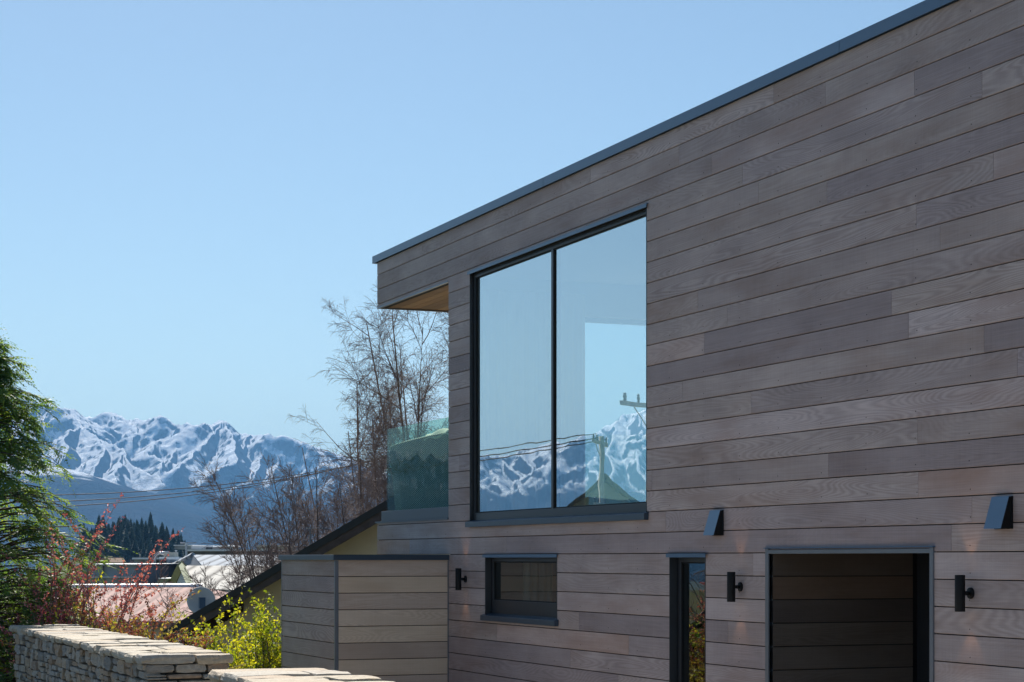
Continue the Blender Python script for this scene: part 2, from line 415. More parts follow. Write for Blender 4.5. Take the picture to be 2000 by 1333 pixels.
# ================================================================ the timber house
rnd = random.Random(11)
P = .1770; Z0 = 2.345                                 # board cover and the joint at eye level
YN, YE, YA = 1.5, 22.22, 19.747                       # near end, far end of the upper storey, inner corner of the annexe and deck
ZT = 5.857
house = empty('timber_house', (DF, YA, 0), 0, 'modern two storey house clad in grey weathered horizontal timber boards with slate metal roof edge', 'house')
def rel(o):                                            # keep world coordinates under the moved empty
    o.matrix_parent_inverse.identity(); return o
def hb(mb, name, mat, parent=None, smooth=False, off=(DF, YA, 0)):
    """build with world coordinates, re-based on the empty; parent may be a part already re-based"""
    mb.v = [(a - off[0], b - off[1], c - off[2]) for a, b, c in mb.v]
    return mb.build(name, mat, parent if parent is not None else house, smooth)

BW = (14.878, 19.094, 2.690, 5.311)                   # big window opening y0 y1 z0 z1
SW = (16.794, 18.650, 1.722, 2.330)
TW = (13.810, 14.444, -.20, 2.330)
DW = (10.682, 12.784, .03, 2.352)
DK = (YA, YE + .2, 2.735, 5.306)                      # deck opening in the facade
HOLES = [BW, SW, TW, DW, DK, (YA + .0, YE + .3, -1, Z0)]
def subtract(rects, holes, eps=.02):
    out = []
    for (a, b, c, d) in rects:
        cur = [(a, b, c, d)]
        for (p, q, r_, s_) in holes:
            nx = []
            for (a1, b1, c1, d1) in cur:
                if q <= a1 or p >= b1 or s_ <= c1 or r_ >= d1: nx.append((a1, b1, c1, d1)); continue
                if p > a1: nx.append((a1, p, c1, d1))
                if q < b1: nx.append((q, b1, c1, d1))
                m0, m1 = max(a1, p), min(b1, q)
                if r_ > c1: nx.append((m0, m1, c1, r_))
                if s_ < d1: nx.append((m0, m1, s_, d1))
            cur = nx
        out += [x for x in cur if x[1] - x[0] > eps and x[3] - x[2] > eps]
    return out
known = [(824, 492), (1153, 345), (1511, 190), (1612, 185), (1786, 165), (1918, 165), (1615, 375), (1922, 660), (1467, 785), (1792, 838), (1618, 905), (1858, 1050), (1790, 428), (1420, 610), (1300, 1012), (1160, 745), (1390, 330)]
joints = {}
for px, py in known:
    y, z = F(px, py); joints.setdefault(int(math.floor((z - Z0) / P)), []).append(y)
GAP = .0072
def tints(warmchance=.13):
    t = min(1, max(0, rnd.gauss(.50, .22)))
    return (t, rnd.random(), rnd.random() ** 2.0)
cl = MB()
for k in range(-14, 21):
    z0 = Z0 + k * P; z1 = min(z0 + P - GAP, ZT - .004)
    if z1 - z0 < .03: continue
    ys = [YN]; js = sorted(joints.get(k, []))
    y = YN + rnd.uniform(.8, 4)
    while y < YE - .7:
        if all(abs(y - j) > 1.7 for j in js) and not (k in joints and js[0] - 2 < y < js[-1] + 2) and rnd.random() < .62: js.append(y)
        y += rnd.uniform(2.6, 4.4)
    ys += sorted(js) + [YE]
    for a, b in zip(ys, ys[1:]):
        c = tints()
        for (a1, b1, c1, d1) in subtract([(a + .0016, b - .0016, z0, z1)], HOLES):
            # shiplap board with its lower edge eased back
            cl.prism([(DF, d1), (DF + .019, d1), (DF + .019, c1), (DF + .0035, c1), (DF, c1 + .005)], 'y', a1, b1, c)
def hprism_fix(mb): return mb
wall_cl = hb(cl, 'cladding', M['board'])
# building wrap and framing behind the boards, the side and rear walls
wl = MB()
for (a, b, c, d) in subtract([(YN, YE, -.3, ZT)], [(h[0] - .03, h[1] + .03, h[2], h[3] + .01) for h in HOLES[:4]] + HOLES[4:]): wl.box(DF + .021, DF + .10, a, b, c, d)
wl.box(13.9, 14.1, YN, YE, -.3, ZT)
wl.box(DF + .1, 13.9, YN, YN + .15, -.3, ZT)
wl.box(DF + .1, 13.9, YE - .1, YE - .02, 5.32, ZT)
hb(wl, 'wall', M['under'])
# nail heads (stainless, a pair per stud, weathered dark)
nl = MB()
for k in range(-6, 20):
    zc = Z0 + k * P
    for q in range(0, 34):
        y = YN + .35 + q * .60 + rnd.uniform(-.012, .012)
        if y > YE - .1: break
        z = zc + .042 + rnd.uniform(-.006, .006)
        if any(h[0] - .05 < y < h[1] + .05 and h[2] - .05 < z < h[3] + .05 for h in HOLES): continue
        rr_ = .0042
        nl.prism([(y + rr_ * math.cos(t), z + rr_ * math.sin(t)) for t in [i * math.pi / 4 for i in range(8)]], 'x', DF - .0008, DF + .003)
tag(hb(nl, 'nail_head', M['black']), kind='stuff')
# soffit, deck ceiling
sf = MB()
n = 0
for i in range(46):
    x0 = DF + .03 + i * .118
    sf.box(x0, x0 + .113, YA + .02, YE - .03, 5.318, 5.335, tints())
hb(sf, 'soffit', M['soffit'])
hb(MB().box(DF + .02, 13.9, YA - .0, YE - .03, 5.336, 5.36).box(DF + .1, 13.9, YN + .15, YE - .1, ZT - .12, ZT - .02), 'roof', M['roofing'])
fb = MB().box(DF - .004, DF + .028, YA + .02, YE - .01, 5.300, 5.3165)         # light trim on the soffit edge
fb.box(DF + .028, DF + 6.2, YE - .045, YE - .012, 5.300, 5.3165)
hb(fb, 'soffit_trim', M['flashlt'])
for a, b in ((.0, .0),):
    fc = MB()
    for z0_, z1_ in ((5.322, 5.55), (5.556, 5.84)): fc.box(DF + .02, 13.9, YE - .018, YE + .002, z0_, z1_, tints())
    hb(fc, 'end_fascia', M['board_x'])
# parapet flashing in three lengths
ys = [YN - .03, F(1647)[0], F(1067)[0], YE + .09]
for a, b in zip(ys, ys[1:]):
    f_ = MB().prism([(DF - .034, ZT - .003), (DF - .034, 5.940), (DF + .35, 5.925), (DF + .35, 5.90), (DF - .030, 5.912), (DF - .030, ZT - .003)], 'y', a + .0025, b - .0025)
    f_.box(DF - .0300, DF + .02, a + .0025, b - .0025, ZT + .012, ZT + .028)
    hb(f_, 'parapet_flashing', M['flash'])
hb(MB().box(DF - .03, 13.9, YE + .003, YE + .085, ZT - .003, 5.936), 'parapet_flashing', M['flash'])

# ---------------------------------------------------------------- rooms
rm = MB()
rx0, rx1, ry0, ry1, rz0, rz1 = DF + .10, 13.2, 9.6, YA - .02, 2.62, 5.36
rm.box(rx1, rx1 + .1, ry0, ry1, rz0, rz1)                                     # far wall
rm.box(rx0, rx1, ry0 - .1, ry0, rz0, rz1)
rm.box(rx0, rx1, ry0, ry1, rz1, rz1 + .1)
gx0 = YP(1118, 700, YA)[0]
rm.box(rx0, gx0 - .9, ry1 - .10, ry1 + .04, rz0, rz1)                          # short return wall by the facade
rm.box(gx0 - .9, rx1, ry1 - .10, ry1 + .04, 4.985, rz1)                        # bulkhead over the deck doors
rm.box(gx0 + 3.6, rx1, ry1 - .10, ry1 + .04, rz0, 4.985)
rm.box(rx0, rx0 + .02, BW[1], ry1 - .1, rz0, rz1).box(rx0, rx0 + .02, ry0, BW[0], rz0, rz1)
rm.box(rx0, rx0 + .02, BW[0], BW[1], rz0, BW[2] - .01)
hb(rm, 'interior_wall', M['plaster'])
hb(MB().box(rx0, 13.85, ry0, YE, 2.50, 2.60), 'upper_floor', M['floor'])
# ground floor rooms, plain dark plaster
def darkbox(y0, y1, z0, z1, depth):
    b = MB(); x0, x1 = DF + .1, DF + depth
    b.box(x1, x1 + .05, y0, y1, z0, z1).box(x0, x1, y0 - .05, y0, z0, z1).box(x0, x1, y1, y1 + .05, z0, z1)
    b.box(x0, x1, y0, y1, z1, z1 + .05).box(x0, x1, y0, y1, z0 - .05, z0)
    return b
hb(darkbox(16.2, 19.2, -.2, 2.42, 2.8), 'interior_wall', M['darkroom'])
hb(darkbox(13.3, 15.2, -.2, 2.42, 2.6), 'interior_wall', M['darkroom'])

# ---------------------------------------------------------------- windows
def window(y0, y1, z0, z1, fw, mull, recess, glassmat, botw=None, sill=True, head=.022, tall=False):
    botw = botw or fw
    fx0, fx1 = DF + recess, DF + recess + .075
    b = MB()
    b.box(fx0, fx1, y0 + .006, y0 + fw, z0, z1).box(fx0, fx1, y1 - fw, y1 - .006, z0, z1)
    b.box(fx0, fx1, y0 + fw, y1 - fw, z0, z0 + botw).box(fx0, fx1, y0 + fw, y1 - fw, z1 - fw, z1)
    for my in mull: b.box(fx0, fx1, my - fw * .42, my + fw * .42, z0 + botw, z1 - fw)
    # reveals
    b.box(DF - .004, fx0, y1 - .006, y1 + .004, z0, z1 + .0).box(DF - .004, fx0, y0 - .004, y0 + .006, z0, z1)
    b.box(DF + .0, fx0, y0 + .006, y1 - .006, z1 - .006, z1 + .004)
    win = hb(b, 'window', M['frame']); bev(win, .003)
    ed = [y0 + fw] + sorted(mull) + [y1 - fw]
    # glazing bead
    bd = MB()
    for a, c in zip(ed, ed[1:]):
        a2 = a + (fw * .42 if a in mull else 0); c2 = c - (fw * .42 if c in mull else 0)
        g = .012; X0, X1 = fx0 + .008, fx0 + .018
        bd.box(X0, X1, a2, a2 + g, z0 + botw, z1 - fw).box(X0, X1, c2 - g, c2, z0 + botw, z1 - fw)
        bd.box(X0, X1, a2 + g, c2 - g, z0 + botw, z0 + botw + g).box(X0, X1, a2 + g, c2 - g, z1 - fw - g, z1 - fw)
        pb = MB().quad((fx0 + .019, a2, z0 + botw), (fx0 + .019, c2, z0 + botw), (fx0 + .019, c2, z1 - fw), (fx0 + .019, a2, z1 - fw))
        hb(pb, 'pane', glassmat, win)
    hb(bd, 'glazing_bead', M['black'], win)
    hf = MB().box(DF - head, DF + .03, y0 - .035, y1 + .03, z1 + .006, z1 + .010).box(DF - head, DF - head + .004, y0 - .035, y1 + .03, z1 - .022, z1 + .006)
    hb(hf, 'head_flashing', M['flash'], win)
    if sill:
        sb = MB().prism([(DF - .045, z0 - .062), (DF - .045, z0 - .008), (fx0, z0 + .012), (fx0, z0 - .01), (DF + .0, z0 - .012), (DF - .004, z0 - .062)], 'y', y0 - .04, y1 + .035)
        bev(hb(sb, 'sill', M['flashdk'], win), .002)
    return win
mull = F(1083, 0, DF + .06)[0]
w1 = window(*BW, .060, [mull], .035, M['glass'], botw=.085)
w2 = window(*SW, .062, [], .065, M['glass_dark'], botw=.15)
w3 = window(*TW, .060, [], .07, M['glass_dark'], sill=False)

# deck doors seen through the big window
dd = MB(); Yd0, Yd1 = YA - .06, YA - .01
x0, x1 = gx0 - .06, gx0 + 3.6
dd.box(x0, x0 + .06, Yd0, Yd1, 2.6, 4.985).box(x1 - .06, x1, Yd0, Yd1, 2.6, 4.985).box(x0 + .06, x1 - .06, Yd0, Yd1, 2.6, 2.68).box(x0 + .06, x1 - .06, Yd0, Yd1, 4.93, 4.985)
dd.box(x0 + 1.75, x0 + 1.83, Yd0, Yd1, 2.68, 4.93)
dko = hb(dd, 'deck_door', M['frame'])
hb(MB().quad((x0 + .06, Yd0 + .02, 2.68), (x1 - .06, Yd0 + .02, 2.68), (x1 - .06, Yd0 + .02, 4.93), (x0 + .06, Yd0 + .02, 4.93)), 'pane', M['glass_plain'], dko)

# ---------------------------------------------------------------- entrance recess
y0, y1, z0, z1 = DW
xin = YP(1783, 1082, y1)[0]
rc = MB()
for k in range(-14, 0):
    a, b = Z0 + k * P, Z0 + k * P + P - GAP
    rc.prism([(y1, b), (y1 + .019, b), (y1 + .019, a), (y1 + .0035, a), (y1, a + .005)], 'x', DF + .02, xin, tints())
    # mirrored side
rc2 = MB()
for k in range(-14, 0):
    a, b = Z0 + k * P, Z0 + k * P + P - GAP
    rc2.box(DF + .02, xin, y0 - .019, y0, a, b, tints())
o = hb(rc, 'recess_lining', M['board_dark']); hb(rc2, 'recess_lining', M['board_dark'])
hb(MB().box(DF + .02, xin + .3, y1 + .02, y1 + .1, -.1, z1 + .1).box(DF + .02, xin + .3, y0 - .1, y0 - .02, -.1, z1 + .1).box(DF + .02, xin + .3, y0 - .02, y1 + .02, z1 - .005, z1 + .08), 'recess_wall', M['under'])
dr = MB().box(xin + .04, xin + .09, y0, y1, .04, z1 - .006)
drp = hb(dr, 'front_door', M['frame'])
hb(MB().tube([(xin - .01, y0 + .35, .8), (xin - .01, y0 + .35, 1.5)], .016, 8).tube([(xin - .01, y0 + .35, .85), (xin + .05, y0 + .35, .85)], .01, 6).tube([(xin - .01, y0 + .35, 1.45), (xin + .05, y0 + .35, 1.45)], .01, 6), 'handle', M['flashlt'], drp)
tr_ = MB().box(DF - .012, DF + .03, y1 - .0, y1 + .048, z0, z1 + .02).box(DF - .012, DF + .03, y0 - .04, y0, z0, z1 + .02)
tr_.box(DF - .0115, DF + .03, y0, y1, z1 - .018, z1 + .012)
bev(hb(tr_, 'door_trim', M['flashlt']), .002)
hb(MB().box(DF - .02, DF + .03, y0 - .05, y1 + .06, z1 + .021, z1 + .028), 'head_flashing', M['flash'])

# ---------------------------------------------------------------- annexe
AX = YP(655, 1100, YA)[0]; AY = F(550, 1090, AX)[0]
ax = MB(); az_ = 2.280
axn = MB()
def arows():
    z = az_; 
    while z > -.3:
        yield max(z - P + GAP, -.3), z
        z -= P
for a, b in arows():
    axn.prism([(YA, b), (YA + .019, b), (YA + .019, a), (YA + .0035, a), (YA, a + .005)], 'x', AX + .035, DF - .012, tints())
    ax.prism([(AX, b), (AX + .019, b), (AX + .019, a), (AX + .0035, a), (AX, a + .005)], 'y', YA + .035, AY - .02, (min(1, max(0, rnd.gauss(.45, .1))), rnd.random(), rnd.random()))
ann = hb(MB().box(AX + .021, DF + 3, YA + .021, AY - .02, -.3, 2.27), 'annexe', M['under'])
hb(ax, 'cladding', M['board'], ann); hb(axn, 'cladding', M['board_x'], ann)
hb(MB().box(AX - .004, AX + .034, YA - .004, YA + .034, -.3, 2.279), 'corner_trim', M['flashlt'], ann)
hb(MB().box(AX - .003, AX + .02, AY - .02, AY + .0, -.3, 2.279), 'corner_trim', M['flashlt'], ann)
hb(MB().box(DF - .011, DF - .001, YA - .006, YA + .016, -.3, 2.279), 'corner_trim', M['flashlt'], ann)
fl = MB().box(AX - .03, DF - .003, YA - .03, YA + .02, 2.281, 2.334).box(AX - .03, AX + .02, YA + .0205, AY + .03, 2.281, 2.334)
fl.box(AX - .028, DF - .003, YA - .028, AY + .028, 2.3345, 2.340)
bev(hb(fl, 'roof_flashing', M['flashdk'], ann), .0015)
# trim on the corner where the main cladding ends
hb(MB().box(DF - .003, DF + .022, YA - .004, YA - .0005, -.3, Z0 - .01), 'corner_trim', M['flashlt'])
# lintel cap / deck edge
hb(MB().box(DF - .012, DF + .03, YA - .0, YE + .05, 2.722, 2.742), 'deck_capping', M['flashdk'])
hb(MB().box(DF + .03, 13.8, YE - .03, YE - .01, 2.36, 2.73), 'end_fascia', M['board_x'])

# ---------------------------------------------------------------- glass balustrade
gb = empty('glass_balustrade', (DF + .06, YE, 2.74), 0, 'frameless green tinted glass balustrade in a slate channel round the upstairs deck', 'balustrade')
GO = (DF + .06, YE, 2.74)
m = N('green_laminated_glass'); m.t.nodes.remove(m.b)
fr = m.n('ShaderNodeFresnel'); fr.inputs['IOR'].default_value = 1.5
rf = m.n('ShaderNodeBsdfRefraction'); rf.inputs['IOR'].default_value = 1.10; rf.inputs['Roughness'].default_value = 0; rf.inputs['Color'].default_value = (.66, .86, .80, 1)
tr = m.n('ShaderNodeBsdfTransparent'); tr.inputs[0].default_value = (.70, .84, .77, 1)
gl = m.n('ShaderNodeBsdfGlossy'); gl.inputs['Roughness'].default_value = .0
bp = m.n('ShaderNodeBump'); bp.inputs['Strength'].default_value = .9; bp.inputs['Distance'].default_value = .02
m.l(m.noise(m.pos((7, 7, 1.6)), 1.6, 2, .5, .8), bp.inputs['Height']); m.l(bp.outputs[0], rf.inputs['Normal'])
bp2 = m.n('ShaderNodeBump'); bp2.inputs['Strength'].default_value = .12; bp2.inputs['Distance'].default_value = .01
m.l(m.noise(m.pos(), 5, 1), bp2.inputs['Height']); m.l(bp2.outputs[0], gl.inputs['Normal'])
m1 = m.n('ShaderNodeMixShader'); m1.inputs[0].default_value = 0; m.l(tr.outputs[0], m1.inputs[1]); m.l(rf.outputs[0], m1.inputs[2])
mx = m.n('ShaderNodeMixShader'); m.l(schlick(m, .02, .55), mx.inputs[0]); m.l(m1.outputs[0], mx.inputs[1]); m.l(gl.outputs[0], mx.inputs[2])
m.l(mx.outputs[0], m.out.inputs['Surface']); M['glass_green'] = m.m
M['glass_end'] = glass('pale_green_laminate', (.86, .95, .92), .05, .05)
gy1 = F(757, 0, DF + .07)[0]; gt = 3.845
def gbx(mb, name, mat): return hb(mb, name, mat, gb, False, GO)
bev(gbx(MB().box(DF + .06, DF + .077, YA - .25, gy1, 2.80, gt), 'glass_panel', M['glass_green']), .002)
bev(gbx(MB().box(DF + .085, DF + 1.9, gy1 - .017, gy1, 2.80, gt), 'glass_panel', M['glass_end']), .002)
bev(gbx(MB().box(DF + 1.92, DF + 4.2, gy1 - .017, gy1, 2.80, gt), 'glass_panel', M['glass_end']), .002)
bev(gbx(MB().box(DF + .012, DF + .058, YA - .2, gy1 + .06, 2.743, 2.862).box(DF + .079, DF + .12, YA - .2, gy1 - .06, 2.743, 2.862), 'base_channel', M['flashdk']), .002)
bev(gbx(MB().box(DF + .13, DF + 4.3, gy1 + .004, gy1 + .045, 2.743, 2.862).box(DF + .13, DF + 4.3, gy1 - .06, gy1 - .021, 2.743, 2.862), 'base_channel', M['flashdk']), .002)

# ---------------------------------------------------------------- deck furniture
m = N('woven_wicker')
tc = m.n('ShaderNodeTexCoord'); sp = m.n('ShaderNodeSeparateXYZ'); m.l(tc.outputs['Object'], sp.inputs[0])
aa = m.math('ADD', sp.outputs[1], sp.outputs[0])
s1 = m.math('SINE', m.math('MULTIPLY', m.math('ADD', aa, m.math('MULTIPLY', sp.outputs[2], .35)), 170.))
s2 = m.math('SINE', m.math('MULTIPLY', m.math('SUBTRACT', sp.outputs[2], m.math('MULTIPLY', aa, .35)), 260.))
wv = m.math('MULTIPLY', m.math('MULTIPLY_ADD', s1, .5, .5), m.math('MULTIPLY_ADD', s2, .5, .5))
m.col(m.ramp(wv, [(.08, (.03, .032, .026)), (.4, (.16, .16, .12)), (.85, (.70, .68, .54))])).r(.7)
m.bump(wv, .6, .006); M['wicker'] = m.m
sofa = empty('wicker_sofa', (DF + .55, 20.6, 2.62), 0, 'large woven wicker outdoor sofa seen from behind through the green glass of the deck', 'sofa')
SO = (DF + .55, 20.6, 2.62)
def grid_surf(fn, nu, nv):
    b = MB(); b.v = [tuple(fn(i / nu, j / nv)) for i in range(nu + 1) for j in range(nv + 1)]; b.n = len(b.v)
    b.f = [(i * (nv + 1) + j, (i + 1) * (nv + 1) + j, (i + 1) * (nv + 1) + j + 1, i * (nv + 1) + j + 1) for i in range(nu) for j in range(nv)]
    return b
sy0, sy1 = 19.82, F(770, 0, DF + .26)[0]
def solid(o, t):
    m_ = o.modifiers.new('solidify', 'SOLIDIFY'); m_.thickness = t; m_.offset = 0; return o
def backfn(u, v):
    y = sy0 + (sy1 - sy0) * u; lean = .10 * (1 - v)
    c = (2 * u - 1)
    x = DF + .20 + lean + .10 * max(0, abs(c) - .6) ** 2 * 6 * .3
    return (x, y, 2.66 + v * (1.05 - .05 * u + .02 * math.sin(u * 3)))
o = solid(hb(grid_surf(backfn, 24, 10), 'backrest', M['wicker'], sofa, True, SO), .07); bev(o, .02, 3)
bk = MB().box(DF + .34, DF + 1.15, sy0 + .12, sy1 - .12, 2.84, 3.0)
bev(hb(bk, 'seat', M['wicker'], sofa, False, SO), .03, 3)
for ya, yb in ((sy0, sy0 + .11), (sy1 - .11, sy1)):
    bev(hb(MB().box(DF + .34, DF + 1.18, ya, yb, 2.66, 3.28), 'armrest', M['wicker'], sofa, False, SO), .03, 3)
for xx in (DF + .24, DF + 1.1):
    for yy in (sy0 + .1, sy1 - .1):
        hb(MB().tube([(xx, yy, 2.60), (xx, yy, 2.86)], .025, 8), 'leg', M['black'], sofa, True, SO)
# sheepskin thrown over the back
def skin(u, v):
    y = 19.95 + (21.0 - 19.95) * u; a = (v - .5) * 2
    bz = 3.715 + .03 * (1 - a * a) + .018 * math.sin(u * 11 + 1) * (1 - a * a) - .02 * u
    return (DF + .25 + a * .075, y + .03 * math.sin(v * 9), bz - .09 * max(0, abs(a) - .45) ** 1.2 * (1 + .3 * math.sin(u * 13)))
sk = solid(grid_surf(skin, 40, 16).build('sheepskin_throw', simple('cream_fleece', (.80, .76, .68), .95, .1, 0, .15, 40), None, True), .035)
tag(sk, 'cream fleece throw draped over the top of the wicker sofa back', 'throw')

# curtain by the deck doors
def curt(x0, x1, y, z0, z1, folds, amp):
    def fn(u, v):
        return (x0 + (x1 - x0) * u, y + amp * math.sin(u * folds * 2 * math.pi) * (.5 + .5 * (1 - v)) + .25 * amp * math.sin(u * folds * 5.1 + v * 2), z0 + (z1 - z0) * v)
    return grid_surf(fn, int(folds * 12), 6)
c_ = solid(curt(DF + .22, gx0 + .02, YA - .30, 2.62, 5.20, 11, .035).build('curtain', M['linen'], None, True), .004)
tag(c_, 'pale sheer curtain gathered in folds inside the big upstairs window', 'curtain')
c2 = solid(curt(DF + .30, DF + .62, 18.35, .0, 2.3, 4, .03).build('curtain', simple('grey_green_blind', (.30, .34, .31), .9, .2), None, True), .004)
tag(c2, 'grey green curtain edge inside the small downstairs window', 'curtain')

# ---------------------------------------------------------------- wall lights
M['warm'] = N('warm_lamp_glass').m
mw = M['warm'].node_tree.nodes['Principled BSDF']; mw.inputs['Emission Color'].default_value = (1, .62, .3, 1); mw.inputs['Emission Strength'].default_value = 3
def sconce(y, label):
    L = (DF, y, 2.08)
    t = empty('wall_light', L, 0, label, 'wall light', 'up and down wall lights along the facade')
    def tb(mb, name, mat, sm=True): return mb.build(name, mat, t, sm)
    o = tb(MB().lathe([(.0, -.112), (.018, -.112), (.026, -.116), (.0315, -.1155), (.0325, -.113), (.0325, .113), (.0315, .1155), (.026, .116), (.018, .112), (0, .112)], (-.085, 0, 0), 28), 'body', M['black'])
    m_ = o.modifiers.new('es', 'EDGE_SPLIT'); m_.split_angle = math.radians(35)
    tb(MB().tube([(-.058, 0, .0), (-.012, 0, 0)], .014, 14), 'arm', M['black'])
    o = tb(MB().lathe([(0, -.016), (.030, -.016), (.036, -.012), (.036, -.001), (0, -.001)], (0, 0, 0), 24, 'x'), 'wall_plate', M['black'])
    m_ = o.modifiers.new('es', 'EDGE_SPLIT'); m_.split_angle = math.radians(35)
    for sg in (1, -1): tb(MB().lathe([(0, .1125 * sg), (.017, .1125 * sg)], (-.085, 0, 0), 16), 'lens', M['warm'])
    for sg in (1, -1):
        ld = bpy.data.lights.new('lamp', 'SPOT'); ld.energy = LAMP; ld.color = (1, .55, .25); ld.spot_size = math.radians(66); ld.spot_blend = .55; ld.shadow_soft_size = .008
        lo = bpy.data.objects.new('lamp', ld); sc.collection.objects.link(lo); lo.parent = t
        lo.location = (-.085, 0, sg * .118)
        lo.rotation_euler = Vector((-.05, 0, -sg)).to_track_quat('Z', 'Y').to_euler()
    return t
LAMP = .5
sconce(F(910)[0], 'black cylinder wall light at the far corner, left of the small window')
sconce(F(1447)[0], 'black cylinder wall light between the tall narrow window and the dark doorway')
sconce(F(1897)[0], 'black cylinder wall light right of the dark doorway, nearest to the viewer')

# ---------------------------------------------------------------- extract vent hoods
def vent(px, label):
    yn = F(px)[0]; L = (DF, yn, 2.484)
    t = empty('vent_hood', L, 0, label, 'vent', 'slate vent hoods on the facade'); ww, hh_ = .166, .193
    bev(MB().box(-.012, -.001, -.006, ww + .006, -.004, hh_ + .004).build('back_plate', M['black'], t), .001)
    for ya, yb in ((0, .003), (ww - .003, ww)):
        MB().prism([(-.013, hh_), (-.030, hh_), (-.088, 0), (-.013, 0)], 'y', ya, yb).build('side_cheek', M['black'], t)
    h = MB().prism([(-.0135, hh_ + .003), (-.0315, hh_ + .003), (-.092, -.002), (-.089, -.002), (-.0295, hh_), (-.0135, hh_)], 'y', -.003, ww + .003)
    h.build('hood', M['hood'], t)
    h = MB()
    for i in range(5): h.box(-.08, -.015, .01, ww - .01, .01 + i * .005, .012 + i * .005)
    h.build('louvre', M['black'], t)
    return t
M['hood'] = simple('slate_painted_hood', (.07, .13, .21), .28, .7, .0, .05)
vent(1413, 'smaller looking slate vent hood above and between the tall window and the doorway')
vent(1978, 'slate vent hood high on the right, nearest to the viewer')
# ================================================================ vegetation
def bark(name, a, b, sc_=9):
    m = N(name); m.col(m.ramp(m.noise(m.pos((1, 1, .3)), sc_, 4, .7), [(.35, a), (.65, b)])).r(.85, .2); m.bump(m.noise(m.pos((1, 1, .2)), 40, 2), .5, .004); return m.m
M['bark'] = bark('grey_brown_bark', (.055, .042, .036), (.15, .115, .095))
M['twig'] = bark('reddish_twigs', (.14, .105, .10), (.26, .20, .18), 2)
M['birch'] = bark('pale_birch_bark', (.13, .085, .06), (.30, .21, .155), 3)
def leafmat(name, stops, trans=.35, scale=2.2):
    m = N(name)
    at = m.n('ShaderNodeAttribute', attribute_name='tint', attribute_type='GEOMETRY'); sp = m.n('ShaderNodeSeparateColor'); m.l(at.outputs['Color'], sp.inputs[0])
    f = m.math('ADD', m.math('MULTIPLY', sp.outputs[0], .62), m.math('MULTIPLY', m.noise(m.pos(), scale, 3), .38))
    c = m.ramp(f, stops); m.col(c).r(.55, .25)
    t = m.n('ShaderNodeBsdfTranslucent'); m.l(m.mix(1.0, c, (1.25, 1.15, .5), 'MULTIPLY'), t.inputs[0])
    mx = m.n('ShaderNodeMixShader'); mx.inputs[0].default_value = trans; m.l(m.b.outputs[0], mx.inputs[1]); m.l(t.outputs[0], mx.inputs[2]); m.l(mx.outputs[0], m.out.inputs['Surface'])
    return m.m
M['thuja'] = leafmat('cypress_foliage', [(.15, (.055, .13, .07)), (.45, (.14, .25, .075)), (.70, (.28, .37, .07)), (.9, (.42, .40, .08))], .55)
M['forsythia'] = leafmat('yellow_green_leaves', [(.15, (.12, .19, .02)), (.4, (.30, .38, .03)), (.62, (.55, .56, .04)), (.9, (.80, .72, .07))], .5)
M['redbud'] = leafmat('crimson_buds', [(.2, (.34, .07, .11)), (.6, (.62, .19, .25)), (.9, (.78, .46, .46))], .35)
M['berry'] = leafmat('mixed_red_and_green_leaves', [(.2, (.18, .06, .05)), (.42, (.38, .14, .11)), (.55, (.40, .32, .08)), (.9, (.55, .50, .12))], .35)
M['fir'] = leafmat('dark_fir_needles', [(.2, (.022, .055, .050)), (.6, (.045, .090, .070)), (.9, (.085, .135, .085))], .1, .3)
M['purple'] = leafmat('bare_mauve_twigs', [(.2, (.10, .065, .065)), (.6, (.19, .125, .115)), (.9, (.26, .19, .15))], .1, .3)

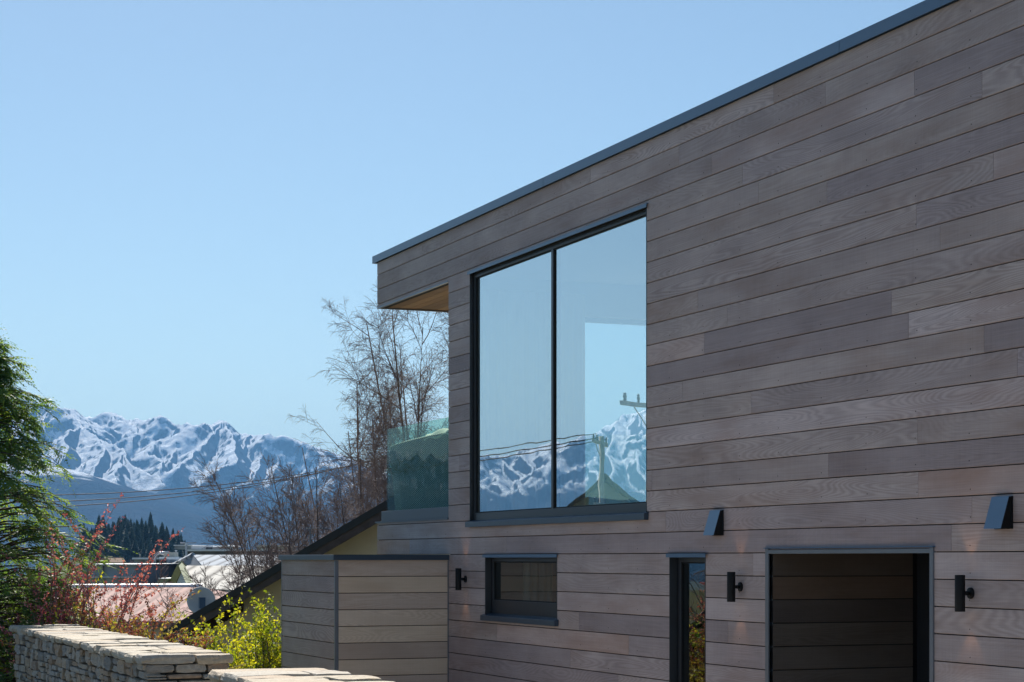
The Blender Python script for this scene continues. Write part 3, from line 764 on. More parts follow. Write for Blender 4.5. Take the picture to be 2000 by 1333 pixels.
def rvec(r): 
    v = Vector((r.gauss(0, 1), r.gauss(0, 1), r.gauss(0, 1))); return v.normalized()
def branch(r, p, d, L, rad, n, wob=.10, grav=0., up=0.):
    pts = [p]; rads = [rad]
    for i in range(n):
        d = (d + rvec(r) * wob + Vector((0, 0, -grav * (i + 1) / n + up))).normalized()
        p = p + d * (L / n); pts.append(p); rads.append(rad * (1 - .82 * (i + 1) / n))
    return pts, rads
def bare_tree(r, base, stems, H, spread, name, label, cat='bare tree', group=None, dens=1.0, droop=.12, thick=.5, seed=0, mat='bark', tw=.0045, gmin=0.18):
    """stems: list of (dx, dy, lean vector, height factor)"""
    r = random.Random(sum(ord(c_) * (i_ + 7) for i_, c_ in enumerate(label)) + seed)
    t = empty(name, base, 0, label, cat, group)
    tr, tg = MB(), MB()
    def lim(p, d, L, rad, lev):
        n = (6, 6, 4, 3, 2)[lev]
        pts, rads = branch(r, p, d, L, rad, n, .10 + .05 * lev, droop * (lev - .6) if lev > 1 else 0, .05 if lev < 2 else 0)
        rads = [max(x, tw * (1.5 if lev < 3 else 1)) for x in rads]
        (tr if lev == 0 else tg).tube(pts, rads, 7 if lev == 0 else (5 if lev == 1 else 3), False)
        if lev >= 4: return
        cnt = {0: 18, 1: 9, 2: 5, 3: 3.2}[lev] * dens
        for k in range(int(cnt + r.random())):
            f = r.uniform(gmin if lev == 0 else .15, .99) if lev == 0 else r.uniform(.12, .98)
            i = min(int(f * n), n - 1); q = pts[i].lerp(pts[i + 1], f * n - i)
            ax_ = (pts[i + 1] - pts[i]).normalized()
            side = ax_.cross(rvec(r)).normalized()
            ang = r.uniform(.45, .85) if lev == 0 else r.uniform(.4, .95)
            dd_ = (ax_ * math.cos(ang) + side * math.sin(ang)).normalized()
            L2 = L * (r.uniform(.30, .52) * (1.15 - .75 * f) * spread if lev == 0 else r.uniform(.32, .58) * (1.1 - .5 * f))
            if L2 < .12: continue
            lim(q, dd_, L2, max(tw, rads[i] * r.uniform(.35, .6)), lev + 1)
    for (dx, dy, ln, hf) in stems:
        d = Vector((ln[0], ln[1], 1)).normalized()
        lim(Vector((dx, dy, 0)), d, H * hf, .012 * H * (.8 + .4 * hf) * thick, 0)
    tr.build('trunk', M[mat], t, True); tg.build('branches', M['twig'], t, True)
    return t
def cvec(x, z=0, d=0): return Vector((x * ca + d * sa, -x * sa + d * ca, z))   # across the view, up, away
def gpt(px, Z, dz=0):
    p = W(px, 1091, Z); p.z = float(gz(p.x, p.y)) + dz; return p
def lean(a, b=0): v = cvec(a, 0, b); return (v.x, v.y)
def st(a, d=0):
    v = cvec(a, 0, d); return (v.x, v.y)

R_ = random.Random(21)
# tall birches behind the deck
def ST(x, d, l, hf, ld=0):
    a = st(x, d); return (a[0], a[1], lean(l, ld), hf)
BT = dict(mat='birch', thick=.42, droop=.12, tw=.0028)
bare_tree(R_, gpt(822, 44), [ST(-.15, 0, -.05, 1.0), ST(.1, .1, .03, .98), ST(.3, 0, .10, .9, .05), ST(-.2, 0, -.13, .80)], 11.2, .66, 'birch_tree', 'tallest bare birch with several stems rising behind the deck under the roof overhang', dens=1.45, **BT)
bare_tree(R_, gpt(738, 47), [ST(0, 0, .02, 1.0), ST(.2, 0, -.08, .90), ST(-.1, .2, .08, .95)], 10.3, .66, 'birch_tree', 'slender bare birch directly left of the glass balustrade', dens=1.25, **BT)
bare_tree(R_, gpt(690, 50), [ST(0, 0, -.02, 1.0), ST(.2, 0, .07, .9), ST(-.2, 0, -.10, .82)], 9.2, .66, 'birch_tree', 'thin bare birch with an open crown, left edge of the birch group', dens=1.2, **BT)
bare_tree(R_, gpt(850, 52), [ST(0, 0, -.05, 1.0), ST(.3, 0, .06, 1.0), ST(.0, 0, -.12, .9)], 12.8, .66, 'birch_tree', 'bare birch farthest right, half hidden by the corner of the timber house', dens=1.35, **BT)
LT = dict(thick=.34, droop=.02, tw=.0028, gmin=.1)
bare_tree(R_, gpt(655, 37), [ST(0, 0, -.34, 1.0), ST(.1, .1, -.20, 1.02), ST(.2, 0, -.05, .95), ST(-.1, 0, -.52, .95), ST(.3, .1, .10, .85), ST(-.2, 0, -.44, .8)], 6.5, .55, 'leaning_tree', 'bare tree with stems fanning out to the left above the dark roof edge', dens=1.7, **LT)
bare_tree(R_, gpt(722, 40), [ST(0, 0, -.28, 1.0), ST(.2, 0, -.12, 1.0), ST(-.2, 0, -.46, 1.0), ST(.2, .1, .05, .95), ST(-.1, 0, -.38, .85)], 7.7, .55, 'leaning_tree', 'bare tree with fanned stems just above the middle of the dark roof edge', dens=1.7, **LT)
bare_tree(R_, gpt(622, 34), [ST(0, 0, -.26, 1.0), ST(.1, 0, -.14, .9), ST(-.1, .1, -.40, .95), ST(.15, .1, -.04, .8)], 5.6, .55, 'leaning_tree', 'thin stemmed bare tree just left of the television aerial', dens=1.4, **LT)
bare_tree(R_, gpt(688, 35), [ST(0, 0, -.20, 1.0), ST(.1, 0, -.06, .95), ST(-.1, .1, -.34, 1.0), ST(.15, .1, .06, .9)], 6.5, .55, 'leaning_tree', 'thin stemmed bare tree between the television aerial and the glass balustrade', dens=1.3, **LT)
bare_tree(R_, gpt(520, 41), [ST(0, 0, -.22, 1.0), ST(.1, 0, -.08, .9), ST(-.1, .1, -.36, .95), ST(.15, .1, .10, .8)], 5.9, .55, 'leaning_tree', 'leftmost of the leaning bare trees, thin twigs in front of the snowy peaks', dens=1.3, **LT)
bare_tree(R_, gpt(575, 35), [ST(0, 0, -.40, 1.0), ST(.2, 0, -.24, 1.0), ST(-.2, .2, -.50, .85), ST(.3, .1, -.08, .9), ST(-.1, .1, -.3, .8)], 4.4, .55, 'bare_shrub', 'low bare shrub whose twigs cross the white corrugated roof', 'bare shrub', dens=1.6, **LT)

# ------------------------------------------------- conifer at the left edge
def spray(mb, r, p, d, L, wid, tone, step=.03):
    """flat feathery cypress spray: paired scale-leaf slips along a drooping axis"""
    d = d.normalized(); side = d.cross(Vector((0, 0, 1)))
    if side.length < .1: side = Vector((1, 0, 0))
    side.normalize(); side = (side + Vector((0, 0, r.uniform(-.5, .5)))).normalized()
    n = max(4, int(L / step)); q = p
    for i in range(n):
        f = i / n; d = (d + Vector((0, 0, -.055))).normalized(); q2 = q + d * (L / n)
        for sg in (-1, 1):
            l = wid * math.sin(min(1, f * 1.3 + .25) * math.pi) * r.uniform(.6, 1.15) + .012
            e = q + (side * sg * .8 + d * .75 + Vector((0, 0, r.uniform(-.25, .1)))).normalized() * l
            wv = d * .0095 + rvec(r) * .004
            c = (min(1, max(0, tone + r.gauss(0, .12))), 0, 0)
            mb.add([q - wv, q + wv, e + wv * .9, e - wv * .7], [(0, 1, 2, 3)], c)
            if l > .05:
                m_ = q.lerp(e, .55); e2 = m_ + (d + side * sg * .25).normalized() * l * .45
                mb.add([m_ - wv, m_ + wv, e2 + wv * .5, e2 - wv * .5], [(0, 1, 2, 3)], c)
        q = q2
    return q
def cypress(base, H, Rb, label, seed, n=620, clip=None):
    r = random.Random(seed)
    t = empty('cypress_tree', base, 0, label, 'conifer')
    tk, fo = MB(), MB()
    tk.tube([(0, 0, 0), (.02, 0, H * .5), (0, .02, H * .97)], [.085, .05, .008], 8, False)
    for k in range(n):
        f = (k + r.random()) / n; z = H * (.03 + .95 * f ** .9)
        a = r.uniform(0, 2 * math.pi)
        Rz = Rb * (1 - f) ** .72 * (1 + .20 * math.sin(a * 3 + f * 9) + .16 * math.sin(f * 47)) + .10
        d = Vector((math.cos(a), math.sin(a), .30 + .25 * f)).normalized(); L = Rz * r.uniform(.72, 1.18)
        pts, rads = branch(r, Vector((0, 0, z)), d, L, .012, 5, .08, .30)
        tk.tube(pts, [max(x, .0022) for x in rads], 4, False)
        tone = min(1, max(0, r.gauss(.42, .17)))
        for j in range(9):
            g = r.uniform(.35, 1.0) if j else 1.0; i = min(int(g * 5), 4); q = pts[i].lerp(pts[i + 1], g * 5 - i)
            dd_ = ((pts[i + 1] - pts[i]).normalized() + rvec(r) * .65 + Vector((0, 0, -.12))).normalized()
            spray(fo, r, q, dd_, r.uniform(.16, .38), r.uniform(.04, .075), tone, .034)
    tk.build('trunk', M['bark'], t, True); fo.build('crown', M['thuja'], t)
    return t
cypress(gpt(-50, 19.6), 4.7, 1.62, 'green drooping cypress at the left edge of the picture behind the stone wall', 4, 640)
cypress(gpt(95, 20.6), 2.35, .62, 'lower yellow green cypress tucked behind the far end of the stone wall', 9, 260)

# ------------------------------------------------- leafy shrubs
def shrub(base, label, name, cat, r, stems, H, leaf, mat, nleaf, size, spreadv, arch=.1, tw=.004, group=None, sub=9, leafname='leaves'):
    t = empty(name, base, 0, label, cat, group); tk, lf = MB(), MB()
    def leafat(q, c):
        a = rvec(r); b = a.cross(rvec(r)).normalized(); s_ = size * r.uniform(.6, 1.35)
        lf.add([q - a * s_ * .5, q + b * s_ * .3, q + a * s_ * .6, q - b * s_ * .3], [(0, 1, 2, 3)], (c, 0, 0))
    for k in range(stems):
        d = cvec(r.gauss(spreadv[0], spreadv[1]), 1, r.gauss(0, .35)).normalized(); L = H * r.uniform(.65, 1.1)
        pts, rads = branch(r, cvec(r.gauss(0, .15), 0, r.gauss(0, .15)), d, L, .012, 8, .09, arch)
        tk.tube(pts, [max(x, tw) for x in rads], 4, False)
        for j in range(sub):
            f = r.uniform(.2, 1); i = min(int(f * 8), 7); q = pts[i].lerp(pts[i + 1], f * 8 - i)
            dd_ = ((pts[i + 1] - pts[i]).normalized() + rvec(r) * .8).normalized()
            p2, r2 = branch(r, q, dd_, L * r.uniform(.12, .34), .005, 4, .14, arch * .6)
            tk.tube(p2, [max(x, tw * .7) for x in r2], 3, False)
            tone = r.uniform(.1, .9)
            for l_ in range(nleaf):
                g = r.random(); i2 = min(int(g * 4), 3); q2 = p2[i2].lerp(p2[i2 + 1], g * 4 - i2)
                leafat(q2 + rvec(r) * size * .7, min(1, max(0, tone + r.gauss(0, .2))))
    tk.build('branches', M['twig'], t, True); lf.build(leafname, M[mat], t)
    return t
R2 = random.Random(8)
shrub(gpt(118, 19.3, .1), 'crimson budded shrub with long bare shoots between the cypress and the pink roof', 'flowering_shrub', 'shrub', R2, 42, 2.25, 1, 'redbud', 44, .027, (.20, .17), .03, .0035, leafname='blossom')
shrub(gpt(225, 19.0, .0), 'low red and green leaved shrub behind the middle of the stone wall', 'barberry_shrub', 'shrub', R2, 110, 1.62, 1, 'berry', 36, .034, (.0, .32), .12)
shrub(gpt(315, 20, .1), 'dull red and olive shrub under the satellite dish', 'barberry_shrub', 'shrub', R2, 80, 1.28, 1, 'berry', 36, .034, (-.16, .22), .12)
shrub(gpt(140, 19.2, .1), 'yellow green leafy shrub at the foot of the cypress beside the stone wall', 'leafy_shrub', 'shrub', R2, 40, 1.6, 1, 'forsythia', 24, .032, (.1, .35), .12)
shrub(gpt(512, 24.4, .1), 'bright yellow green shrub in new leaf against the cream house beside the annexe', 'golden_shrub', 'shrub', R2, 120, 2.12, 1, 'forsythia', 40, .042, (-.03, .08), .13, .004, None, 12)
shrub(gpt(455, 24.0, .1), 'smaller arching yellow green shrub left of the bright golden one', 'golden_shrub', 'shrub', R2, 18, 1.2, 1, 'forsythia', 22, .034, (.05, .08), .14, .004, None, 9)
shrub(gpt(-30, 17.0, .0), 'dark leafy hedge plant low at the left edge by the wall end', 'hedge_shrub', 'shrub', R2, 60, 1.0, 1, 'thuja', 26, .04, (0, .4), .1)

# ------------------------------------------------- wooded knoll
def fir(r, H, Rb, mat='fir', name='fir_tree', label=None, cat='conifer', group=None, n=260):
    t = empty(name, (0, 0, 0), 0, label, cat, group); tk, fo = MB(), MB()
    tk.tube([(0, 0, 0), (0, 0, H * .98)], [H * .018, .03], 6, False)
    for k in range(n):
        f = (k / n) ** .85; z = H * (.10 + .9 * f); a = k * 2.4 + r.uniform(-.4, .4); Rz = Rb * (1 - f) ** .8 * r.uniform(.6, 1.15) + .12
        d = Vector((math.cos(a), math.sin(a), 0)); s_ = Vector((-math.sin(a), math.cos(a), 0)) * Rz * .30
        c0 = Vector((0, 0, z)); tone = r.uniform(0, 1)
        e = c0 + d * Rz + Vector((0, 0, -Rz * .35))
        for sg in (-1, 1):
            m_ = c0 + d * Rz * .6 + s_ * sg + Vector((0, 0, -Rz * .32))
            fo.add([c0 + Vector((0, 0, .25)), m_, e, c0 + d * Rz * .5 + Vector((0, 0, .12))], [(0, 1, 2, 3)], (tone, 0, 0))
    tk.build('trunk', M['bark'], t, True); fo.build('crown', M[mat], t)
    return t
R3 = random.Random(3)
LF = 'dark fir in the stand on the wooded knoll beyond the grey roofs'
protos = [fir(R3, 12.5 + i, 2.3 + .25 * i, label=LF, group='firs on the wooded knoll') for i in range(4)]
k = 0
for row, (Z, n0, n1, step) in enumerate(((780, 150, 372, 7), (760, 152, 370, 7.5), (742, 158, 364, 8), (722, 165, 352, 9), (702, 175, 350, 10), (684, 190, 340, 12))):
    px = n0 + R3.uniform(0, 6)
    while px < n1:
        t = protos[k] if k < 4 else copy_tree(protos[R3.randrange(4)])
        p = gpt(px, Z + R3.uniform(-8, 8)); t.location = (p.x, p.y, p.z - .3); s_ = R3.uniform(.55, 1.0) * (.95 if px < 320 else .8)
        t.scale = (s_ * R3.uniform(1.2, 1.8), s_ * 1.5, s_ * R3.uniform(.85, 1.12)); t.rotation_euler.z = R3.uniform(0, 6.3); k += 1
        px += step * R3.uniform(.6, 1.5)
LF2 = 'small dark conifer on the low ridge behind the bare trees'
p0 = None
for px in (384, 398, 415, 418, 424, 437, 446, 449, 452, 470, 486, 499, 520, 548, 563, 590, 612):
    t = copy_tree(protos[R3.randrange(4)]); t['label'] = LF2; t['group'] = 'conifers on the low ridge'
    p = gpt(px, R3.uniform(585, 640)); t.location = (p.x, p.y, p.z - .3); s_ = R3.uniform(.45, .85); t.scale = (s_ * .8, s_ * .8, s_)
def round_tree(r, H, Rb, mat, label, group, name='bare_round_tree'):
    t = empty(name, (0, 0, 0), 0, label, 'bare tree', group); tk, fo = MB(), MB()
    tk.tube([(0, 0, 0), (0, 0, H * .6)], [H * .02, .05], 5, False)
    for k in range(700):
        v = rvec(r); rad = r.random() ** .5; q = Vector((v.x * Rb * rad, v.y * Rb * rad, H * .56 + v.z * H * .43 * rad))
        a = (q - Vector((0, 0, H * .3))).normalized() + rvec(r) * .4; b = rvec(r) * .16
        fo.add([q - b, q + b, q + a * r.uniform(.5, 1.3)], [(0, 1, 2)], (r.random(), 0, 0))
    tk.build('trunk', M['bark'], t, True); fo.build('crown', M[mat], t); return t
LR = 'leafless mauve tree at the foot of the wooded knoll'
rt = [round_tree(R3, 7.5, 3.2, 'purple', LR, 'bare trees below the knoll') for _ in range(3)]
k = 0
for (px, Z, s_) in ((195, 640, .7), (215, 620, .62), (238, 640, 1.0), (252, 600, .7), (268, 655, 1.1), (284, 640, .95), (300, 655, 1.0), (313, 610, .75), (325, 600, .62), (338, 640, .7), (180, 620, .6), (290, 600, .6)):
    t = rt[k] if k < 3 else copy_tree(rt[R3.randrange(3)]); k += 1
    p = gpt(px, Z); t.location = p; t.scale = (s_ * .8, s_ * .8, s_ * 1.0)
LR2 = 'leafless brown tree along the low ridge behind the town roofs'
for px in list(range(372, 640, 9)):
    t = copy_tree(rt[R3.randrange(3)]); t['label'] = LR2; t['group'] = 'bare trees along the low ridge'
    p = gpt(px + R3.uniform(-4, 4), R3.uniform(540, 600)); t.location = p; s_ = R3.uniform(.42, .8); t.scale = (s_, s_, s_)
# dense brown tree standing behind the leaning trees
t = round_tree(R3, 6.2, 2.0, 'purple', 'dense dark brown bare tree behind the twigs of the leaning trees', None); t.location = gpt(497, 110); t.scale = (1.15, 1.15, 1.02)

# ================================================================ stone walls
m = N('schist_stone')
at = m.n('ShaderNodeAttribute', attribute_name='tint', attribute_type='GEOMETRY'); sp = m.n('ShaderNodeSeparateColor'); m.l(at.outputs['Color'], sp.inputs[0])
cb = m.n('ShaderNodeCombineXYZ'); m.l(m.math('MULTIPLY', sp.outputs[1], 31.), cb.inputs[0]); m.l(m.math('MULTIPLY', sp.outputs[1], 77.), cb.inputs[2])
lay = m.noise(m.pos((5, 5, 60), cb.outputs[0]), 1, 4, .65)
spk = m.noise(m.pos((1, 1, 1), cb.outputs[0]), 34, 4, .7)
base_ = m.ramp(sp.outputs[0], [(0, (.22, .21, .19)), (.3, (.45, .42, .37)), (.5, (.62, .56, .46)), (.68, (.66, .51, .34)), (.85, (.58, .35, .17)), (1, (.30, .18, .11))])
c = m.mix(m.math('MULTIPLY', lay, .8), base_, (.62, .57, .49)); c = m.mix(m.math('MULTIPLY_ADD', spk, 2.2, -1.0, clamp=True), m.mix(1.0, c, (.62, .60, .60), 'MULTIPLY'), c)
rust = m.math('MULTIPLY_ADD', m.noise(m.pos((1, 1, 2), cb.outputs[0]), 5, 4, .7), 4., -2.35, clamp=True)
c = m.mix(m.math('MULTIPLY', rust, .5), c, (.36, .20, .09))
m.col(c).r(.85, .25); m.bump(m.math('ADD', lay, spk), .8, .012); M['stone'] = m.m
mc = m.m.copy(); M['capstone'] = mc; mc.name = 'pale_capping_schist'
for n__ in mc.node_tree.nodes:
    if n__.type == 'VALTORGB':
        for e__ in n__.color_ramp.elements: e__.color = tuple(min(.72, x) for x in (e__.color[0] * .8 + .25, e__.color[1] * .8 + .22, e__.color[2] * .8 + .17)) + (1,)
M['mortar'] = simple('dark_mortar', (.09, .085, .08), .95, .1)  # dark core colour in the joints between facing stones
def stone(mb, r, c, h, col, rough=.10):
    """irregular split stone: rounded, knocked-about box, centre c, half sizes h"""
    n = 3; vs = {}; fs = []
    idx = lambda i, j, k: (i, j, k)
    jit = {}
    out = []
    order = {}
    def vert(i, j, k):
        key = (i, j, k)
        if key in order: return order[key]
        u = Vector((i / n * 2 - 1, j / n * 2 - 1, k / n * 2 - 1))
        e = [abs(x) > .99 for x in u]; ne = sum(e)
        s_ = {3: .90, 2: .965, 1: 1.0, 0: 1.0}[ne]
        p = Vector((c[0] + u.x * h[0] * s_ + r.gauss(0, 1) * rough * min(h) * .55, c[1] + u.y * h[1] * s_ + r.gauss(0, 1) * rough * min(h) * .55, c[2] + u.z * h[2] * s_ + r.gauss(0, 1) * rough * min(h) * .4))
        order[key] = len(out); out.append(p); return order[key]
    for a in range(n):
        for b in range(n):
            fs.append((vert(a, b, 0), vert(a, b + 1, 0), vert(a + 1, b + 1, 0), vert(a + 1, b, 0)))
            fs.append((vert(a, b, n), vert(a + 1, b, n), vert(a + 1, b + 1, n), vert(a, b + 1, n)))
            fs.append((vert(a, 0, b), vert(a + 1, 0, b), vert(a + 1, 0, b + 1), vert(a, 0, b + 1)))
            fs.append((vert(a, n, b), vert(a, n, b + 1), vert(a + 1, n, b + 1), vert(a + 1, n, b)))
            fs.append((vert(0, a, b), vert(0, a, b + 1), vert(0, a + 1, b + 1), vert(0, a + 1, b)))
            fs.append((vert(n, a, b), vert(n, a + 1, b), vert(n, a + 1, b + 1), vert(n, a, b + 1)))
    mb.add(out, fs, col)
def stone_wall(x0, x1, y0, y1, zt, label, seed):
    r = random.Random(seed)
    t = empty('stone_wall', ((x0 + x1) / 2, y0, 0), 0, label, 'stone wall')
    ox, oy = (x0 + x1) / 2, y0
    ct = .06                                                   # capping thickness
    def mk(mb, name, mat, sm=False):
        mb.v = [(a - ox, b - oy, c) for a, b, c in mb.v]; return mb.build(name, mat, t, sm)
    mk(MB().box(x0 + .045, x1 - .045, y0 + .045, y1 - .045, -1.2, zt - ct * .8), 'core', M['mortar'])
    fc = MB()
    def face(u0, u1, place, hr, wr):
        z = zt - ct
        while z > -.35:
            hh = r.uniform(*hr); u = u0
            while u < u1:
                ww = r.uniform(*wr)
                if u + ww > u1 - .06: ww = u1 - u
                # sometimes two thin stones on top of each other
                parts_ = [(0, 1)] if r.random() < .68 else [(0, .5), (.5, 1)]
                for a, b in parts_:
                    zc = z - hh * (a + b) / 2 + r.uniform(-.006, .006); hz = hh * (b - a) / 2 - .004
                    place(u + ww / 2, ww / 2 - .004, zc, hz, r)
                u += ww
            z -= hh
    def tone(): 
        v = r.random(); return (v * .62 if r.random() < .55 else .55 + v * .42, r.random(), 0)
    face(y0, y1, lambda u, hu, zc, hz, r: stone(fc, r, (x0 + .05 + r.uniform(-.016, .016), u, zc), (.055, hu, hz), tone(), .20), (.05, .13), (.07, .26))
    face(y0, y1, lambda u, hu, zc, hz, r: stone(fc, r, (x1 - .05 + r.uniform(-.016, .016), u, zc), (.055, hu, hz), tone(), .16), (.09, .2), (.2, .55))
    face(x0 + .02, x1 - .01, lambda u, hu, zc, hz, r: stone(fc, r, (u, y0 + .04 + r.uniform(-.016, .016), zc), (hu, .06, hz), tone(), .17), (.035, .075), (.12, .38))
    face(x0 + .02, x1 - .01, lambda u, hu, zc, hz, r: stone(fc, r, (u, y1 - .04, zc), (hu, .06, hz), tone(), .15), (.05, .10), (.14, .40))
    mk(fc, 'facing_stones', M['stone'])
    cp = MB(); y = y0 - .03
    while y < y1:
        d = r.uniform(.14, .36); xs = [x0 - .03]
        if r.random() < .75: xs.append(x0 + (x1 - x0) * r.uniform(.3, .7))
        xs.append(x1 + .025)
        for a, b in zip(xs, xs[1:]):
            th = ct * r.uniform(.85, 1.05)
            stone(cp, r, ((a + b) / 2 + r.uniform(-.01, .01), y + d / 2, zt - th / 2 + r.uniform(-.008, .006)), ((b - a) / 2 - .004, d / 2 - .003, th / 2), (r.uniform(.3, .8), r.random(), 0), .16)
        y += d
    mk(cp, 'capping_stones', M['capstone'])
    return t
stone_wall(2.49, 3.06, 12.38, 18.2, 1.68, 'low dry stacked schist wall with flat capping running away from the viewer', 5)
stone_wall(2.52, 3.14, 5.2, 10.5, 1.68, 'nearer stacked stone wall whose sunlit cap just shows at the bottom edge', 6)
stone_wall(1.75, 2.42, 17.6, 19.6, .98, 'lower stub of stone wall at the bottom left corner', 7)

# ================================================================ neighbouring house (gable facing the viewer)
def CW(px, py, Z): return W(px, py, Z)
def cbox(mb, px0, px1, py0, py1, Z, depth, col=None):
    """box whose front face covers a rectangle at depth Z, square to the view axis"""
    a = W(px0, py0, Z); b = W(px1, py1, Z); n_ = Vector((sa, ca, 0)) * depth
    A = Vector((a.x, a.y, b.z)); B = Vector((b.x, b.y, b.z)); C = Vector((b.x, b.y, a.z)); D = Vector((a.x, a.y, a.z))
    vs = [A, B, C, D, A + n_, B + n_, C + n_, D + n_]
    return mb.add(vs, [(0, 1, 2, 3), (5, 4, 7, 6), (4, 0, 3, 7), (1, 5, 6, 2), (3, 2, 6, 7), (4, 5, 1, 0)], col)
def cpoly(mb, pts, Z, depth, col=None):
    """polygon given on a plane square to the view axis at depth Z, given a thickness away from the viewer"""
    n_ = Vector((sa, ca, 0)) * depth; P_ = [W(x, y, Z) for x, y in pts]; n = len(P_)
    return mb.add(P_ + [p + n_ for p in P_], [tuple(range(n)), tuple(range(2 * n - 1, n - 1, -1))] + [(i, n + i, n + (i + 1) % n, (i + 1) % n) for i in range(n)], col)
def thing(name, px, Z, label, cat, group=None):
    p = gpt(px, Z); return empty(name, p, 0, label, cat, group), p
def put(mb, name, mat, t, p, smooth=False):
    mb.v = [(a - p[0], b - p[1], c - p[2]) for a, b, c in mb.v]; return mb.build(name, mat, t, smooth)
M['cream'] = simple('cream_render', (.68, .62, .50), .85, .2, 0, .05, 6)
M['tarroof'] = simple('charcoal_roofing', (.022, .026, .030), .6, .4)
M['barge'] = simple('weathered_bargeboard', (.085, .070, .070), .7, .2, 0, .35, 6)
M['rafter'] = simple('dark_stained_rafter', (.035, .022, .018), .75, .2, 0, .3, 8)
yh, yp = thing('cream_house', 600, 27.5, 'cream rendered neighbouring house with a steep charcoal roof edge behind the annexe', 'house')
Zg = 27.6
put(cpoly(MB(), [(403, 1205), (800, 972), (1150, 972), (1150, 1600), (403, 1600)], Zg, 6.0), 'wall', M['cream'], yh, yp)
sl_ = (985 - 1240) / (755 - 320.)
def rk(px, off): return 1240 + (px - 320) * sl_ + off
put(cpoly(MB(), [(318, rk(318, -8)), (800, rk(800, -8)), (800, rk(800, 8)), (318, rk(318, 8))], Zg - .62, 8.2), 'roof', M['tarroof'], yh, yp)
put(cpoly(MB(), [(322, rk(322, 8.2)), (800, rk(800, 8.2)), (800, rk(800, 27)), (326, rk(326, 22))], Zg - .60, .04), 'bargeboard', M['barge'], yh, yp)
put(cpoly(MB(), [(348, rk(348, 18)), (470, rk(470, 26)), (470, rk(470, 44)), (360, rk(360, 40))], Zg - .35, .3), 'rafter', M['rafter'], yh, yp)
put(cbox(MB(), 352, 402, 1232, 1300, Zg + .7, .06), 'window', M['glass_opaque'] if 'glass_opaque' in M else simple('dark_window', (.02, .03, .045), .15), yh, yp)
# TV aerial on the cream house
ta, tp = thing('tv_aerial', 606, 29.5, 'thin rooftop television aerial with a horizontal boom above the dark roof edge', 'aerial')
tpz = W(606, 1080, 29.5)
a_ = MB(); q = W(606, 1100, 29.5); q2 = W(606, 1030, 29.5); put(MB().tube([q, q2], .010, 6), 'mast', M['flashlt'], ta, tp)
put(MB().tube([W(596, 1031, 29.5), W(641, 1033, 29.5)], .009, 6), 'boom', M['flashlt'], ta, tp)
for i in range(7):
    e = MB(); x = 600 + i * 6; c0 = W(x, 1032, 29.5); n_ = Vector((sa, ca, 0)) * .16; e.tube([c0 - n_, c0 + n_], .005, 5); put(e, 'element', M['flashlt'], ta, tp)

# satellite dish
Zs = 33.; sd, sp_ = thing('satellite_dish', 392, Zs, 'round grey satellite dish rising behind the lower end of the dark roof edge', 'satellite dish')
cdish = W(393, 1174, Zs); Rd = 27 * Zs / FPX
nrm = (Vector((-sa, -ca, 0)) * 1 + Vector((0, 0, .12)) + Vector((ca, -sa, 0)) * .25).normalized()
uu = nrm.cross(Vector((0, 0, 1))).normalized(); vv = uu.cross(nrm)
b = MB(); NS = 36
rings = [(0, .0), (.35, .012), (.7, .045), (1.0, .085), (1.03, .082), (.7, .033), (.35, 0.0), (.0, -.012)]
for rr_, d_ in rings:
    for k in range(NS):
        t_ = 2 * math.pi * k / NS; b.v.append(tuple(cdish + (uu * math.cos(t_) + vv * math.sin(t_)) * rr_ * Rd - nrm * (.09 - d_)))
b.n = len(b.v)
b.f = [(i * NS + k, i * NS + (k + 1) % NS, (i + 1) * NS + (k + 1) % NS, (i + 1) * NS + k) for i in range(len(rings) - 1) for k in range(NS)]
put(b, 'dish', simple('grey_dish_paint', (.55, .56, .57), .6, .4, 0, .05), sd, sp_, True)
hp_ = cdish - nrm * .11 - vv * .0
put(MB().box(cdish.x - .05, cdish.x + .05, cdish.y - .10, cdish.y - .02, cdish.z - .13, cdish.z + .06), 'mount', M['flash'], sd, sp_)
put(MB().tube([hp_, (hp_.x, hp_.y, sp_.z)], .03, 8), 'mast', M['flashlt'], sd, sp_)

# ================================================================ town roofs
def corr(name, c, rough=.4, scale=34., metal=0., direction='u', amp=.5, trough=(.3, .28, .25)):
    """corrugated sheet: ribs run down the slope, across-view coordinate drives the ribs"""
    m = N(name); tc = m.n('ShaderNodeTexCoord'); dt = m.n('ShaderNodeVectorMath', operation='DOT_PRODUCT'); m.l(tc.outputs['Object'], dt.inputs[0]); dt.inputs[1].default_value = (ca, -sa, 0)
    s_ = m.math('MULTIPLY_ADD', m.math('SINE', m.math('MULTIPLY', dt.outputs['Value'], scale)), .5, .5)
    nz = m.noise(m.pos(), 1.6, 5, .7)
    col = m.mix(m.math('MULTIPLY_ADD', nz, 1.6, -.6, clamp=True), c, tuple(x * .72 for x in c))
    col = m.mix(m.math('MULTIPLY', m.math('POWER', m.math('SUBTRACT', 1.0, s_), 3.), amp), col, trough)  # blends to a darker colour in the troughs between ribs
    m.col(col).r(rough, .25, metal); m.bump(s_, .8, .03); return m.m
M['pinkroof'] = corr('faded_pink_corrugate', (.40, .24, .21), .85, 24., 0, amp=.8, trough=(.16, .09, .08))
M['whiteroof'] = corr('bright_worn_metal_roof', (.50, .48, .44), .9, 13., 0, amp=.95, trough=(.12, .11, .10))
M['blueroof'] = corr('pale_galvanised_roof', (.34, .38, .43), .9, 12., 0, amp=.9, trough=(.10, .11, .13))
M['greywall'] = corr('grey_profiled_wall', (.34, .38, .42), .6, 9., 0, amp=.35, trough=(.1, .11, .12))
M['darkwall'] = corr('dark_profiled_wall', (.14, .15, .17), .6, 7., 0, amp=.3, trough=(.04, .04, .05))
